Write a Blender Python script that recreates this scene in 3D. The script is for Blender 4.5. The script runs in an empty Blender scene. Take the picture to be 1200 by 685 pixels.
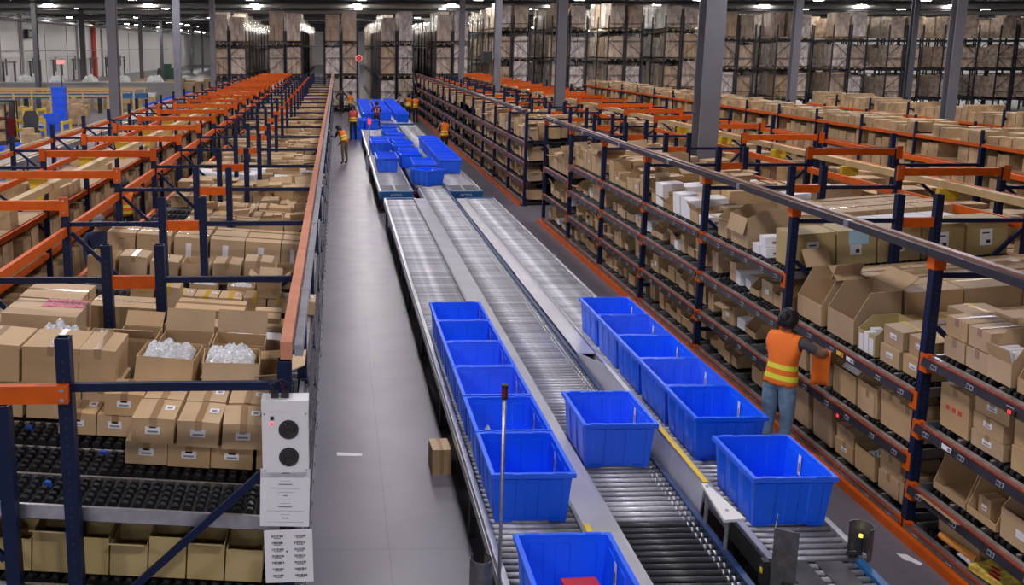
import bpy, bmesh, math, random
from mathutils import Vector, Matrix
from mathutils.noise import noise as mnoise
random.seed(11)
R = random.Random(5)
sc = bpy.context.scene
COL = sc.collection
# ------------------------------------------------------------------ camera
cam_d = bpy.data.cameras.new('camera')
cam = bpy.data.objects.new('camera', cam_d); COL.objects.link(cam)
F, CX, CY, HOR, VPX, H = 1050.0, 420.0, 239.0, 55.0, 395.0, 4.45
pitch = math.atan((CY-HOR)/F); yaw = math.atan((CX-VPX)/F*math.cos(pitch))
cam_d.sensor_fit = 'HORIZONTAL'; cam_d.sensor_width = 36.0; cam_d.lens = F/1200*36
cam_d.shift_x = (600-CX)/1200; cam_d.shift_y = -(342.5-CY)/1200
cam_d.clip_start = .1; cam_d.clip_end = 600
cam.location = (0, 0, H); cam.rotation_euler = (math.pi/2-pitch, 0, -yaw)
sc.camera = cam
# ------------------------------------------------------------------ world, exposure
w = bpy.data.worlds.new('world'); sc.world = w; w.use_nodes = True
w.node_tree.nodes['Background'].inputs[0].default_value = (.75, .8, 1, 1)
w.node_tree.nodes['Background'].inputs[1].default_value = .02
vs = sc.view_settings
vs.view_transform = 'Standard'; vs.look = 'None'; vs.gamma = 1; vs.use_curve_mapping = False
vs.exposure = 0.18
LAMP_W = 200.0
LAMP_COL = (1.0, .945, 1.0)
LAMP_Z = 7.7
# ceiling lamps over the nearer part of the hall (their fixtures hang above the frame)
_al = bpy.data.lights.new('high_bay_lamp', 'AREA'); _al.shape = 'RECTANGLE'; _al.size = .9; _al.size_y = .5
_al.energy = LAMP_W; _al.color = LAMP_COL
for gy in range(-3, 8):  # rows behind the camera and the wall-side column added for extra brightness
    for gx in range(-4, 6):
        if gx >= 1 and gy < 2: continue      # lamps left out to keep the near rack bays on that side darker
        o = bpy.data.objects.new('high_bay_lamp', _al); COL.objects.link(o)
        o.location = (1.5+gx*8, gy*8, LAMP_Z)

# ------------------------------------------------------------------ materials
M = {}
def mat(name, col, rough=.6, metal=0.0, var=0.0, vs=6.0, bump=0.0, bs=60.0, emit=0.0, alpha=1.0, objvar=0.0, coat=0.0, trans=0.0, spec=.5, bd=.02):
    m = bpy.data.materials.new(name); m.use_nodes = True; nt = m.node_tree; N = nt.nodes; L = nt.links
    b = N['Principled BSDF']
    b.inputs['Roughness'].default_value = rough; b.inputs['Metallic'].default_value = metal
    b.inputs['Specular IOR Level'].default_value = spec
    if coat: b.inputs['Coat Weight'].default_value = coat; b.inputs['Coat Roughness'].default_value = .12
    if trans: b.inputs['Transmission Weight'].default_value = trans
    if alpha < 1: b.inputs['Alpha'].default_value = alpha
    c4 = (*col, 1)
    b.inputs['Base Color'].default_value = c4
    sock = None
    tc = N.new('ShaderNodeTexCoord')
    if var or objvar:
        rgb = N.new('ShaderNodeRGB'); rgb.outputs[0].default_value = c4; sock = rgb.outputs[0]
        if var:
            nz = N.new('ShaderNodeTexNoise'); nz.inputs['Scale'].default_value = vs; nz.inputs['Detail'].default_value = 4
            L.new(tc.outputs['Object'], nz.inputs['Vector'])
            mr = N.new('ShaderNodeMapRange'); mr.inputs[1].default_value = .3; mr.inputs[2].default_value = .7
            mr.inputs[3].default_value = 1-var; mr.inputs[4].default_value = 1+var
            L.new(nz.outputs['Fac'], mr.inputs[0])
            mx = N.new('ShaderNodeVectorMath'); mx.operation = 'SCALE'
            L.new(sock, mx.inputs[0]); L.new(mr.outputs[0], mx.inputs['Scale']); sock = mx.outputs[0]
        if objvar:
            oi = N.new('ShaderNodeObjectInfo')
            hs = N.new('ShaderNodeHueSaturation')
            a = N.new('ShaderNodeMapRange'); a.inputs[3].default_value = 1-objvar; a.inputs[4].default_value = 1+objvar*.7
            L.new(oi.outputs['Random'], a.inputs[0]); L.new(a.outputs[0], hs.inputs['Value'])
            mu = N.new('ShaderNodeMath'); mu.operation = 'MULTIPLY'; mu.inputs[1].default_value = 7.31; L.new(oi.outputs['Random'], mu.inputs[0])
            fr = N.new('ShaderNodeMath'); fr.operation = 'FRACT'; L.new(mu.outputs[0], fr.inputs[0])
            s = N.new('ShaderNodeMapRange'); s.inputs[3].default_value = 1-objvar*.7; s.inputs[4].default_value = 1+objvar*.5
            L.new(fr.outputs[0], s.inputs[0]); L.new(s.outputs[0], hs.inputs['Saturation'])
            L.new(sock, hs.inputs['Color']); sock = hs.outputs[0]
        L.new(sock, b.inputs['Base Color'])
    if bump:
        nb = N.new('ShaderNodeTexNoise'); nb.inputs['Scale'].default_value = bs; nb.inputs['Detail'].default_value = 3
        L.new(tc.outputs['Object'], nb.inputs['Vector'])
        bp = N.new('ShaderNodeBump'); bp.inputs['Strength'].default_value = bump; bp.inputs['Distance'].default_value = bd
        L.new(nb.outputs['Fac'], bp.inputs['Height']); L.new(bp.outputs[0], b.inputs['Normal'])
    if emit:
        b.inputs['Emission Color'].default_value = c4; b.inputs['Emission Strength'].default_value = emit
    M[name] = m
    return m
mat('cardboard', (.49, .335, .180), .55, var=.07, vs=3, bump=.06, bs=40, objvar=.14)
mat('cardboard_olive', (.45, .345, .15), .6, var=.05, vs=3, objvar=.06)
mat('cardboard_far', (.44, .30, .155), .6, var=.42, vs=2.3)
mat('cardboard_inner', (.43, .295, .165), .8, var=.06, vs=4)
mat('tape_clear', (.36, .23, .12), .22, coat=.6)
mat('tape_yellow', (.55, .36, .05), .3)
mat('paper', (.80, .80, .82), .6, var=.03)
mat('paper_blue', (.42, .66, .78), .6)
mat('ink', (.03, .03, .04), .6)
mat('ink_red', (.6, .06, .05), .6)
mat('white_carton', (.78, .78, .80), .6, var=.03, objvar=.05)
mat('navy_steel', (.0045, .011, .046), .45, var=.15, vs=9, spec=.3)
mat('orange_steel', (.60, .098, .006), .5, var=.12, vs=7, spec=.25)
mat('lip_red', (.26, .05, .028), .4, spec=.3)
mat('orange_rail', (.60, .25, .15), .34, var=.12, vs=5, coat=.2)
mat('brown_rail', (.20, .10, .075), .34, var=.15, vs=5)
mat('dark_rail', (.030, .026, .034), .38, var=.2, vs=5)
mat('label_paper', (.36, .38, .46), .6)
mat('galvanised', (.52, .53, .55), .34, metal=.85, var=.15, vs=12)
mat('roller_steel', (.52, .52, .56), .46, metal=.35, var=.25, vs=9, objvar=.28)
mat('rail_navy', (.03, .06, .16), .4)
mat('roller_black', (.055, .055, .06), .38, var=.2)
mat('plate_steel', (.60, .60, .64), .34, metal=.4, var=.10, vs=2)
mat('belt_grey', (.085, .085, .09), .6, var=.15, vs=8)
mat('conveyor_blue', (.022, .12, .32), .4, var=.1)
mat('black_rubber', (.012, .012, .014), .42)
mat('black_plastic', (.02, .02, .022), .5)
mat('wheel_blue', (.02, .10, .5), .4)
mat('tote_blue', (.020, .145, 1.0), .36, var=.05, vs=3, objvar=.04, bump=.05, bs=8, spec=.5)
mat('tote_scuff_sheen', (.055, .185, .98), .5, var=.25, vs=7)  # long sides: scuffs plus a pale grazing reflection put into the colour
mat('column_grey', (.17, .17, .19), .5, var=.06, vs=2)
mat('column_dark', (.10, .10, .115), .5, var=.06, vs=2)
mat('ceiling_dark', (.020, .020, .024), .8)
mat('truss_dark', (.022, .022, .026), .8)
mat('pipe_grey', (.30, .29, .29), .5)
mat('pipe_red', (.45, .04, .03), .5)
mat('rack_black', (.020, .022, .030), .5)
mat('film', (.52, .39, .28), .24, var=.40, vs=3.2, bump=1.0, bs=6, objvar=.25, coat=.8, bd=.09)
mat('film_clear', (.66, .57, .50), .2, var=.40, vs=4.0, bump=1.0, bs=7, objvar=.15, coat=.9, bd=.12)
mat('load_brown', (.42, .29, .175), .5, var=.3, vs=2.4, objvar=.25, bump=.5, bs=5, coat=.3, bd=.05)
mat('pallet_wood', (.42, .30, .18), .8, var=.2)
mat('plastic_bag', (.74, .76, .78), .16, var=.25, vs=14, bump=.8, bs=22, coat=.6)
mat('yellow_paint', (.80, .55, .03), .45)
mat('tan_beam', (.58, .42, .20), .5, var=.1)
mat('white_plastic', (.78, .78, .79), .4)
mat('steel_dark', (.20, .20, .205), .38, metal=.7, var=.25, vs=18)
mat('blue_bin', (.02, .09, .65), .45)
mat('cyan_bin', (.04, .30, .65), .45)
mat('forklift_dark', (.018, .018, .022), .35)
mat('red_light', (1.0, .02, .02), .4, emit=2.5)
mat('red_dark', (.16, .012, .012), .3)
mat('amber_light', (1.0, .7, .1), .4, emit=1.2)
mat('lamp_lens', (1.0, .95, .88), .4, emit=215)
mat('sign_pink', (.85, .25, .25), .5, emit=.7)
mat('hivis_orange', (.90, .19, .015), .7, var=.06, vs=8)
mat('hivis_yellow', (.82, .82, .06), .55)
mat('grey_tee', (.085, .08, .09), .85)
mat('jeans', (.19, .31, .47), .85, var=.2, vs=18)
mat('black_cloth', (.018, .018, .022), .85)
mat('maroon_cloth', (.16, .012, .03), .8)
mat('pink_cloth', (.55, .42, .42), .8)
mat('navy_cloth', (.02, .03, .08), .85)
mat('brown_cloth', (.22, .16, .10), .85, var=.5, vs=22)
mat('khaki_cloth', (.33, .27, .16), .85)
mat('grey_cloth', (.20, .20, .21), .85)
mat('ink_soft', (.22, .22, .26), .7)
mat('skin_brown', (.26, .135, .085), .55)
mat('skin_tan', (.44, .26, .18), .55)
mat('hair_black', (.010, .009, .010), .5)
mat('shoe', (.03, .03, .03), .6)
mat('white_cloth', (.7, .7, .72), .8)
mat('red_card', (.50, .015, .03), .45)
mat('pack_yellow', (.70, .52, .10), .35, var=.5, vs=18)
mat('red_pattern', (.55, .16, .20), .6, var=.6, vs=40)
mat('orange_paper', (.80, .33, .06), .6)
mat('green_machine', (.03, .09, .06), .5)

def floor_mat():
    m = bpy.data.materials.new('concrete'); m.use_nodes = True; nt = m.node_tree; N = nt.nodes; L = nt.links; b = N['Principled BSDF']
    tc = N.new('ShaderNodeTexCoord')
    n1 = N.new('ShaderNodeTexNoise'); n1.inputs['Scale'].default_value = .6; n1.inputs['Detail'].default_value = 6; L.new(tc.outputs['Object'], n1.inputs['Vector'])
    cr = N.new('ShaderNodeValToRGB'); cr.color_ramp.elements[0].color = (.124, .116, .142, 1); cr.color_ramp.elements[1].color = (.162, .152, .183, 1)
    cr.color_ramp.elements[0].position = .3; cr.color_ramp.elements[1].position = .7
    L.new(n1.outputs['Fac'], cr.inputs[0])
    # saw-cut joints
    sx = N.new('ShaderNodeSeparateXYZ'); L.new(tc.outputs['Object'], sx.inputs[0])
    def joint(out, per, off):
        a = N.new('ShaderNodeMath'); a.operation = 'ADD'; a.inputs[1].default_value = off; L.new(out, a.inputs[0])
        p = N.new('ShaderNodeMath'); p.operation = 'PINGPONG'; p.inputs[1].default_value = per/2; L.new(a.outputs[0], p.inputs[0])
        c = N.new('ShaderNodeMath'); c.operation = 'GREATER_THAN'; c.inputs[1].default_value = .006; L.new(p.outputs[0], c.inputs[0])
        return c.outputs[0]
    j = N.new('ShaderNodeMath'); j.operation = 'MULTIPLY'
    L.new(joint(sx.outputs['X'], 4.4, -.45), j.inputs[0]); L.new(joint(sx.outputs['Y'], 4.2, 1.0), j.inputs[1])
    mr = N.new('ShaderNodeMapRange'); mr.inputs[3].default_value = .80; mr.inputs[4].default_value = 1; L.new(j.outputs[0], mr.inputs[0])
    sc_ = N.new('ShaderNodeVectorMath'); sc_.operation = 'SCALE'; L.new(cr.outputs[0], sc_.inputs[0]); L.new(mr.outputs[0], sc_.inputs['Scale'])
    L.new(sc_.outputs[0], b.inputs['Base Color'])
    n2 = N.new('ShaderNodeTexNoise'); n2.inputs['Scale'].default_value = 2.5; n2.inputs['Detail'].default_value = 4; L.new(tc.outputs['Object'], n2.inputs['Vector'])
    r = N.new('ShaderNodeMapRange'); r.inputs[3].default_value = .26; r.inputs[4].default_value = .42; L.new(n2.outputs['Fac'], r.inputs[0]); L.new(r.outputs[0], b.inputs['Roughness'])
    M['concrete'] = m
def wall_mat():
    m = mat('wall_white', (.80, .78, .79), .75, var=.04, vs=.25)
floor_mat(); wall_mat()

# ------------------------------------------------------------------ mesh helpers
class MB:
    def __init__(s): s.v = []; s.f = []; s.m = []; s.mats = []
    def mi(s, m):
        if m not in s.mats: s.mats.append(m)
        return s.mats.index(m)
    def poly(s, vs, fs, m):
        b = len(s.v); k = s.mi(m); s.v += [tuple(v) for v in vs]
        for f in fs: s.f.append(tuple(b+i for i in f)); s.m.append(k)
        return s
    def box(s, x0, x1, y0, y1, z0, z1, m):
        return s.poly([(x0,y0,z0),(x1,y0,z0),(x1,y1,z0),(x0,y1,z0),(x0,y0,z1),(x1,y0,z1),(x1,y1,z1),(x0,y1,z1)],
            [(0,3,2,1),(4,5,6,7),(0,1,5,4),(1,2,6,5),(2,3,7,6),(3,0,4,7)], m)
    def obox(s, c, ax, ay, az, m):
        c = Vector(c); ax = Vector(ax); ay = Vector(ay); az = Vector(az)
        V = [c+i*ax+j*ay+k*az for k in (-1,1) for (i,j) in ((-1,-1),(1,-1),(1,1),(-1,1))]
        return s.poly(V, [(0,3,2,1),(4,5,6,7),(0,1,5,4),(1,2,6,5),(2,3,7,6),(3,0,4,7)], m)
    def bar(s, p, q, w, h, m):
        p = Vector(p); q = Vector(q); d = q-p; L = d.length; d.normalize()
        up = Vector((0,0,1)) if abs(d.z) < .95 else Vector((1,0,0))
        sx = d.cross(up).normalized(); up = sx.cross(d)
        return s.obox((p+q)/2, sx*w/2, d*L/2, up*h/2, m)
    def cyl(s, p, q, r, m, n=8, r2=None, cap=True):
        p = Vector(p); q = Vector(q); d = (q-p).normalized(); r2 = r if r2 is None else r2
        up = Vector((0,0,1)) if abs(d.z) < .9 else Vector((1,0,0))
        a = d.cross(up).normalized(); b = d.cross(a)
        V = []
        for (c, rr) in ((p, r), (q, r2)):
            for i in range(n):
                t = 2*math.pi*i/n; V.append(c+a*(rr*math.cos(t))+b*(rr*math.sin(t)))
        fs = [(i, (i+1) % n, n+(i+1) % n, n+i) for i in range(n)]
        if cap: fs += [tuple(range(n-1, -1, -1)), tuple(range(n, 2*n))]
        return s.poly(V, fs, m)
    def mesh(s, name, smooth=False):
        me = bpy.data.meshes.new(name); me.from_pydata(s.v, [], s.f)
        for k in s.mats: me.materials.append(M[k])
        if len(s.mats) > 1: me.polygons.foreach_set('material_index', s.m)
        if smooth: me.polygons.foreach_set('use_smooth', [True]*len(s.f))
        me.update(); return me
    def build(s, name, parent=None, loc=(0,0,0), rot=(0,0,0), smooth=False, **kw):
        return obj(name, s.mesh(name, smooth), parent, loc, rot, **kw)
def obj(name, me, parent=None, loc=(0,0,0), rot=(0,0,0), label=None, cat=None, group=None, kind=None):
    o = bpy.data.objects.new(name, me); COL.objects.link(o)
    if parent is not None: o.parent = parent
    o.location = loc; o.rotation_euler = rot
    tag(o, label, cat, group, kind)
    return o
def tag(o, label=None, cat=None, group=None, kind=None):
    if label: o['label'] = label
    if cat: o['category'] = cat
    if group: o['group'] = group
    if kind: o['kind'] = kind
    return o
def thing(name, label, cat, loc=(0,0,0), rot=(0,0,0), group=None, kind=None):
    return obj(name, None, None, loc, rot, label, cat, group, kind)
def copy_tree(o, loc=None, rot=None, parent=None):
    c = o.copy(); COL.objects.link(c); c.parent = parent
    for ch in o.children:
        d = ch.copy(); COL.objects.link(d); d.parent = c
        for g in ch.children:
            e = g.copy(); COL.objects.link(e); e.parent = d
    if loc is not None: c.location = loc
    if rot is not None: c.rotation_euler = rot
    return c
def text_mesh(txt, size, m, name):
    cu = bpy.data.curves.new(name, 'FONT'); cu.body = txt; cu.size = size; cu.extrude = .002; cu.align_x = 'CENTER'; cu.align_y = 'CENTER'
    t = bpy.data.objects.new(name, cu); COL.objects.link(t)
    dg = bpy.context.evaluated_depsgraph_get()
    me = bpy.data.meshes.new_from_object(t.evaluated_get(dg)); me.name = name
    bpy.data.objects.remove(t); bpy.data.curves.remove(cu)
    me.materials.clear(); me.materials.append(M[m]); return me
ORD = ['first','second','third','fourth','fifth','sixth','seventh','eighth','ninth','tenth','eleventh','twelfth']

# ================================================================== SETTING
CEIL = 8.3
MB().box(-36, 80, -30, 230, -.2, 0, 'concrete').build('floor', kind='structure')
MB().box(-36, 80, -30, 230, CEIL, CEIL+.2, 'ceiling_dark').build('ceiling', kind='structure')
wl = MB().box(-36.2, -36, -30, 230, 0, CEIL, 'wall_white').build('wall_left', kind='structure')
MB().box(-36, 80, 230, 230.2, 0, CEIL, 'wall_white').build('wall_back', kind='structure')
MB().box(80, 80.2, -30, 230, 0, CEIL, 'wall_white').build('wall_right', kind='structure')
MB().box(-36, 80, -30.2, -30, 0, CEIL, 'wall_white').build('wall_front', kind='structure')
# vertical seams and downpipes of the tilt-up wall
for k in range(9):
    y = 86+k*9.0
    MB().box(-36, -35.93, y-.05, y+.05, 0, CEIL, 'pipe_grey').build('joint_strip', wl)
# roof steel
for k in range(10):
    y = 60.5+k*12.1
    t = MB()
    t.box(-36, 80, y-.06, y+.06, 7.95, 8.08, 'truss_dark').box(-36, 80, y-.06, y+.06, 7.3, 7.4, 'truss_dark')
    for i in range(60): t.bar((-35+i*1.95, y, 7.4), (-35+(i+1)*1.95, y, 7.95) if i % 2 == 0 else (-35+(i+1)*1.95, y, 7.4), .05, .05, 'truss_dark') if i % 2 == 0 else t.bar((-35+i*1.95, y, 7.95), (-35+(i+1)*1.95, y, 7.4), .05, .05, 'truss_dark')
    t.build('beam', kind='structure')
# steel columns
cols = [(7.62, 18.4, .40, 0), (7.5, 30.3, .31, 0), (7.5, 42.4, .31, 0), (7.5, 54.6, .31, 0), (20.9, 30.3, .33, 0), (21.6, 42.4, .33, 0), (35, 54.6, .33, 1),
        (-7.42, 30.3, .31, 0), (-7.42, 42.4, .31, 0), (-7.42, 54.6, .31, 0), (-21.9, 66.7, .33, 1), (-21.9, 78.8, .36, 1), (-21.9, 102, .36, 1), (-21.9, 114, .36, 1), (-24.3, 152, .4, 1), (-24.8, 168, .4, 1)]
for x, y, wd, dk in cols:
    c = 'column_dark' if dk else 'column_grey'; b = MB(); h = wd/2
    b.box(x-h, x+h, y-h, y-h+.03, 0, CEIL, c).box(x-h, x+h, y+h-.03, y+h, 0, CEIL, c).box(x-.02, x+.02, y-h+.03, y+h-.03, 0, CEIL, c)
    b.box(x-h-.12, x+h+.12, y-h-.12, y+h+.12, 0, .03, c)
    b.build('column', kind='structure')
# wall clutter on the white wall
MB().cyl((-35.55, 134, 0), (-35.55, 134, 8.0), .33, 'pipe_red', 10).build('fire_riser', label='red vertical fire riser pipe on the white wall', cat='pipe')
for k, y in enumerate((97, 104, 126, 139)):
    MB().cyl((-35.7, y, 0), (-35.7, y, 8.0), .16, 'pipe_grey', 8).build('downpipe', label='thin grey pipe running up the white wall, %s from the frame edge' % ORD[k], cat='pipe', group='grey wall pipes')
MB().cyl((-35.05, 80, 4.0), (-35.05, 190, 4.0), .06, 'pipe_grey', 6).build('wall_conduit', label='long grey horizontal conduit along the white wall', cat='pipe')
MB().cyl((-30, 62, 6.95), (-30, 225, 6.95), .16, 'pipe_grey', 8).build('sprinkler_pipe', label='grey sprinkler main under the dark roof beside the white wall', cat='pipe')
for k, y in enumerate((72.4, 84.5, 108.7)):
    MB().cyl((-34, y, 7.62), (75, y, 7.62), .14, 'pipe_grey', 8).build('sprinkler_pipe', label=['nearest','middle','farthest'][k]+' grey sprinkler pipe crossing the hall under the dark roof', cat='pipe', group='sprinkler pipes across the hall')
# dock door frames (tall steel guides with a bar on top)
for k in range(9):
    y = 82+k*8.6
    d = thing('dock_door_guide', 'grey steel dock door track frame, %s along the white wall' % ORD[k], 'door frame', (-35.6, y, 0), group='dock door track frames')
    for s in (-1, 1):
        MB().box(-.1, .1, s*1.7-.1, s*1.7+.1, 0, 2.9, 'column_dark').build('track', d)
    MB().box(-.12, .12, -2.2, 2.2, 2.75, 2.87, 'column_dark').build('header_bar', d)
    MB().cyl((0, -.8, 1.4), (0, -.8, 3.2), .1, 'column_grey', 6).build('lift_post', d)
bx_ = MB().box(-.2, .2, -.9, .9, -.5, .5, 'black_plastic'); bx_.box(.2, .24, -.6, .6, -.3, .3, 'pipe_grey')
bx_.build('wall_unit_heater', loc=(-35.6, 106.2, 5.95), label='small black louvred unit high on the white wall', cat='wall unit')
s_ = thing('exit_sign', 'glowing pink exit sign on a pole before the white wall', 'sign', (-20.57, 68, 0))
MB().cyl((0,0,0), (0,0,3.2), .05, 'column_dark', 6).build('pole', s_)
MB().box(-.30, .30, -.05, .05, 3.2, 3.5, 'sign_pink').build('panel', s_)

# ================================================================== CEILING LIGHTS IN VIEW
fm = MB().box(-.30, .30, -.20, .20, .03, .16, 'black_plastic').mesh('light_housing')
lm = MB().box(-.28, -.03, -.17, .17, -.01, .03, 'lamp_lens').box(.03, .28, -.17, .17, -.01, .03, 'lamp_lens').mesh('light_lens')
pm = MB().cyl((0, 0, .16), (0, 0, CEIL-LAMP_Z), .015, 'black_plastic', 4).mesh('hanger')
for gy in range(8, 27):
    for gx in range(-4, 10):
        x = 1.5+gx*8; y = gy*8+(4 if gy > 14 else 0)
        if y < 64 or abs(x-1.5)/y > .80 or (x < 0 and -x/y > .62) or (gy > 18 and (gx % 2)): continue
        t = obj('high_bay_light', fm, None, (x+R.uniform(-.5,.5), y, LAMP_Z), (0,0,0), 'bright twin-panel high bay light under the dark roof', 'ceiling light', 'high bay ceiling lights')
        obj('lens', lm, t); obj('hanger', pm, t)

# ================================================================== RACKS
SL = .07
PO = (0.0, 1.22, 1.68, 2.78)          # post offsets from the aisle face
PH = (2.62, 2.77, 2.77, 2.75)
def tube_mesh(h, name, sx=.085, sy=.075, t=.008, m='navy_steel'):
    b = MB()
    b.box(-sx/2, sx/2, -sy/2, -sy/2+t, 0, h, m).box(-sx/2, sx/2, sy/2-t, sy/2, 0, h, m)
    b.box(-sx/2, -sx/2+t, -sy/2+t, sy/2-t, 0, h, m).box(sx/2-t, sx/2, -sy/2+t, sy/2-t, 0, h, m)
    b.box(-sx/2-.03, sx/2+.03, -sy/2-.03, sy/2+.03, 0, .012, m)
    return b.mesh(name)
POSTM = [tube_mesh(h, 'post') for h in PH]
def holes_mesh():
    b = MB()
    for i in range(42):
        z = .25+i*.058
        b.cyl((.0, -.0375, z), (.0, -.0395, z), .009, 'black_plastic', 6)
        b.cyl((-.0425, -.012, z), (-.0445, -.012, z), .009, 'black_plastic', 6)
    return b.mesh('bolt_holes')
HOLES = holes_mesh()
def wheels_mesh(L, W, s):
    """skate wheels on axles; lane rails run from aisle to rear"""
    b = MB(); n = int(L/.078)
    for i in range(n):
        x = (.05+i*.078); y = .06; j = 0
        while y < W-.05:
            if (j % 6) != 5:
                zz = .045
                V = []
                for yy in (y, y+.034):
                    for k in range(6):
                        t = k*math.pi/3+.3; V.append((s*(x+.030*math.cos(t)), yy, zz+.030*math.sin(t)+SL*x))
                m = 'wheel_blue' if (i*7+j*3) % 71 == 0 else 'black_rubber'
                b.poly(V, [(0,1,7,6),(1,2,8,7),(2,3,9,8),(3,4,10,9),(4,5,11,10),(5,0,6,11),(5,4,3,2,1,0),(6,7,8,9,10,11)], m)
            y += .068; j += 1
    return b.mesh('skate_wheels')
WHM = {s: wheels_mesh(2.7, 2.34, s) for s in (1, -1)}
def lane_rails_mesh(L, W, s, n=6):
    b = MB()
    for i in range(n+1):
        y = W*i/n
        b.bar((0, y, .02), (s*L, y, .02+SL*L), .022, .09, 'galvanised')
    return b.mesh('lane_rails')
LRM = {s: lane_rails_mesh(2.7, 2.34, s) for s in (1, -1)}
def bed_mesh(L, W, s):
    b = MB(); b.bar((0, W/2, -.02), (s*L, W/2, -.02+SL*L), W, .03, 'black_plastic'); return b.mesh('flow_bed')
BEDM = {s: bed_mesh(2.7, 2.34, s) for s in (1, -1)}
def label_row(W):
    b = MB(); y = .12; r = random.Random(3)
    while y < W-.12:
        b.box(-.003, 0, y, y+.075, -.020, .020, 'label_paper'); b.box(-.005, -.003, y+.036, y+.070, -.014, .014, 'ink'); b.box(-.005, -.003, y+.006, y+.028, -.014, .014, 'ink')
        y += r.uniform(.3, .55)
    return b.mesh('shelf_labels')
LABM = label_row(2.4)
def beam_mesh(W, name, sx, h, m, lip=None):
    b = MB().box(-sx/2, sx/2, 0, W, -h/2, h/2, m)
    if lip: b.box(-sx/2-.004, sx/2, 0, W, h/2, h/2+.012, lip)
    return b.mesh(name)
TIE1 = MB().box(.03, PO[1]-.03, -.02, .02, -.025, .025, 'navy_steel').mesh('cross_tie')
TIE2 = MB().box(PO[2]+.03, PO[3]-.03, -.02, .02, -.025, .025, 'navy_steel').mesh('cross_tie')
SPC = MB().box(PO[1]+.04, PO[2]-.04, -.025, .025, -.055, .055, 'orange_steel').mesh('row_spacer')
BR1 = MB().bar((.06, 0, 1.98), (PO[1]-.05, 0, .95), .03, .045, 'navy_steel').mesh('diagonal_brace')
BR2 = MB().bar((PO[3]-.06, 0, 2.36), (PO[2]+.05, 0, 1.35), .03, .045, 'navy_steel').mesh('diagonal_brace')
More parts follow.
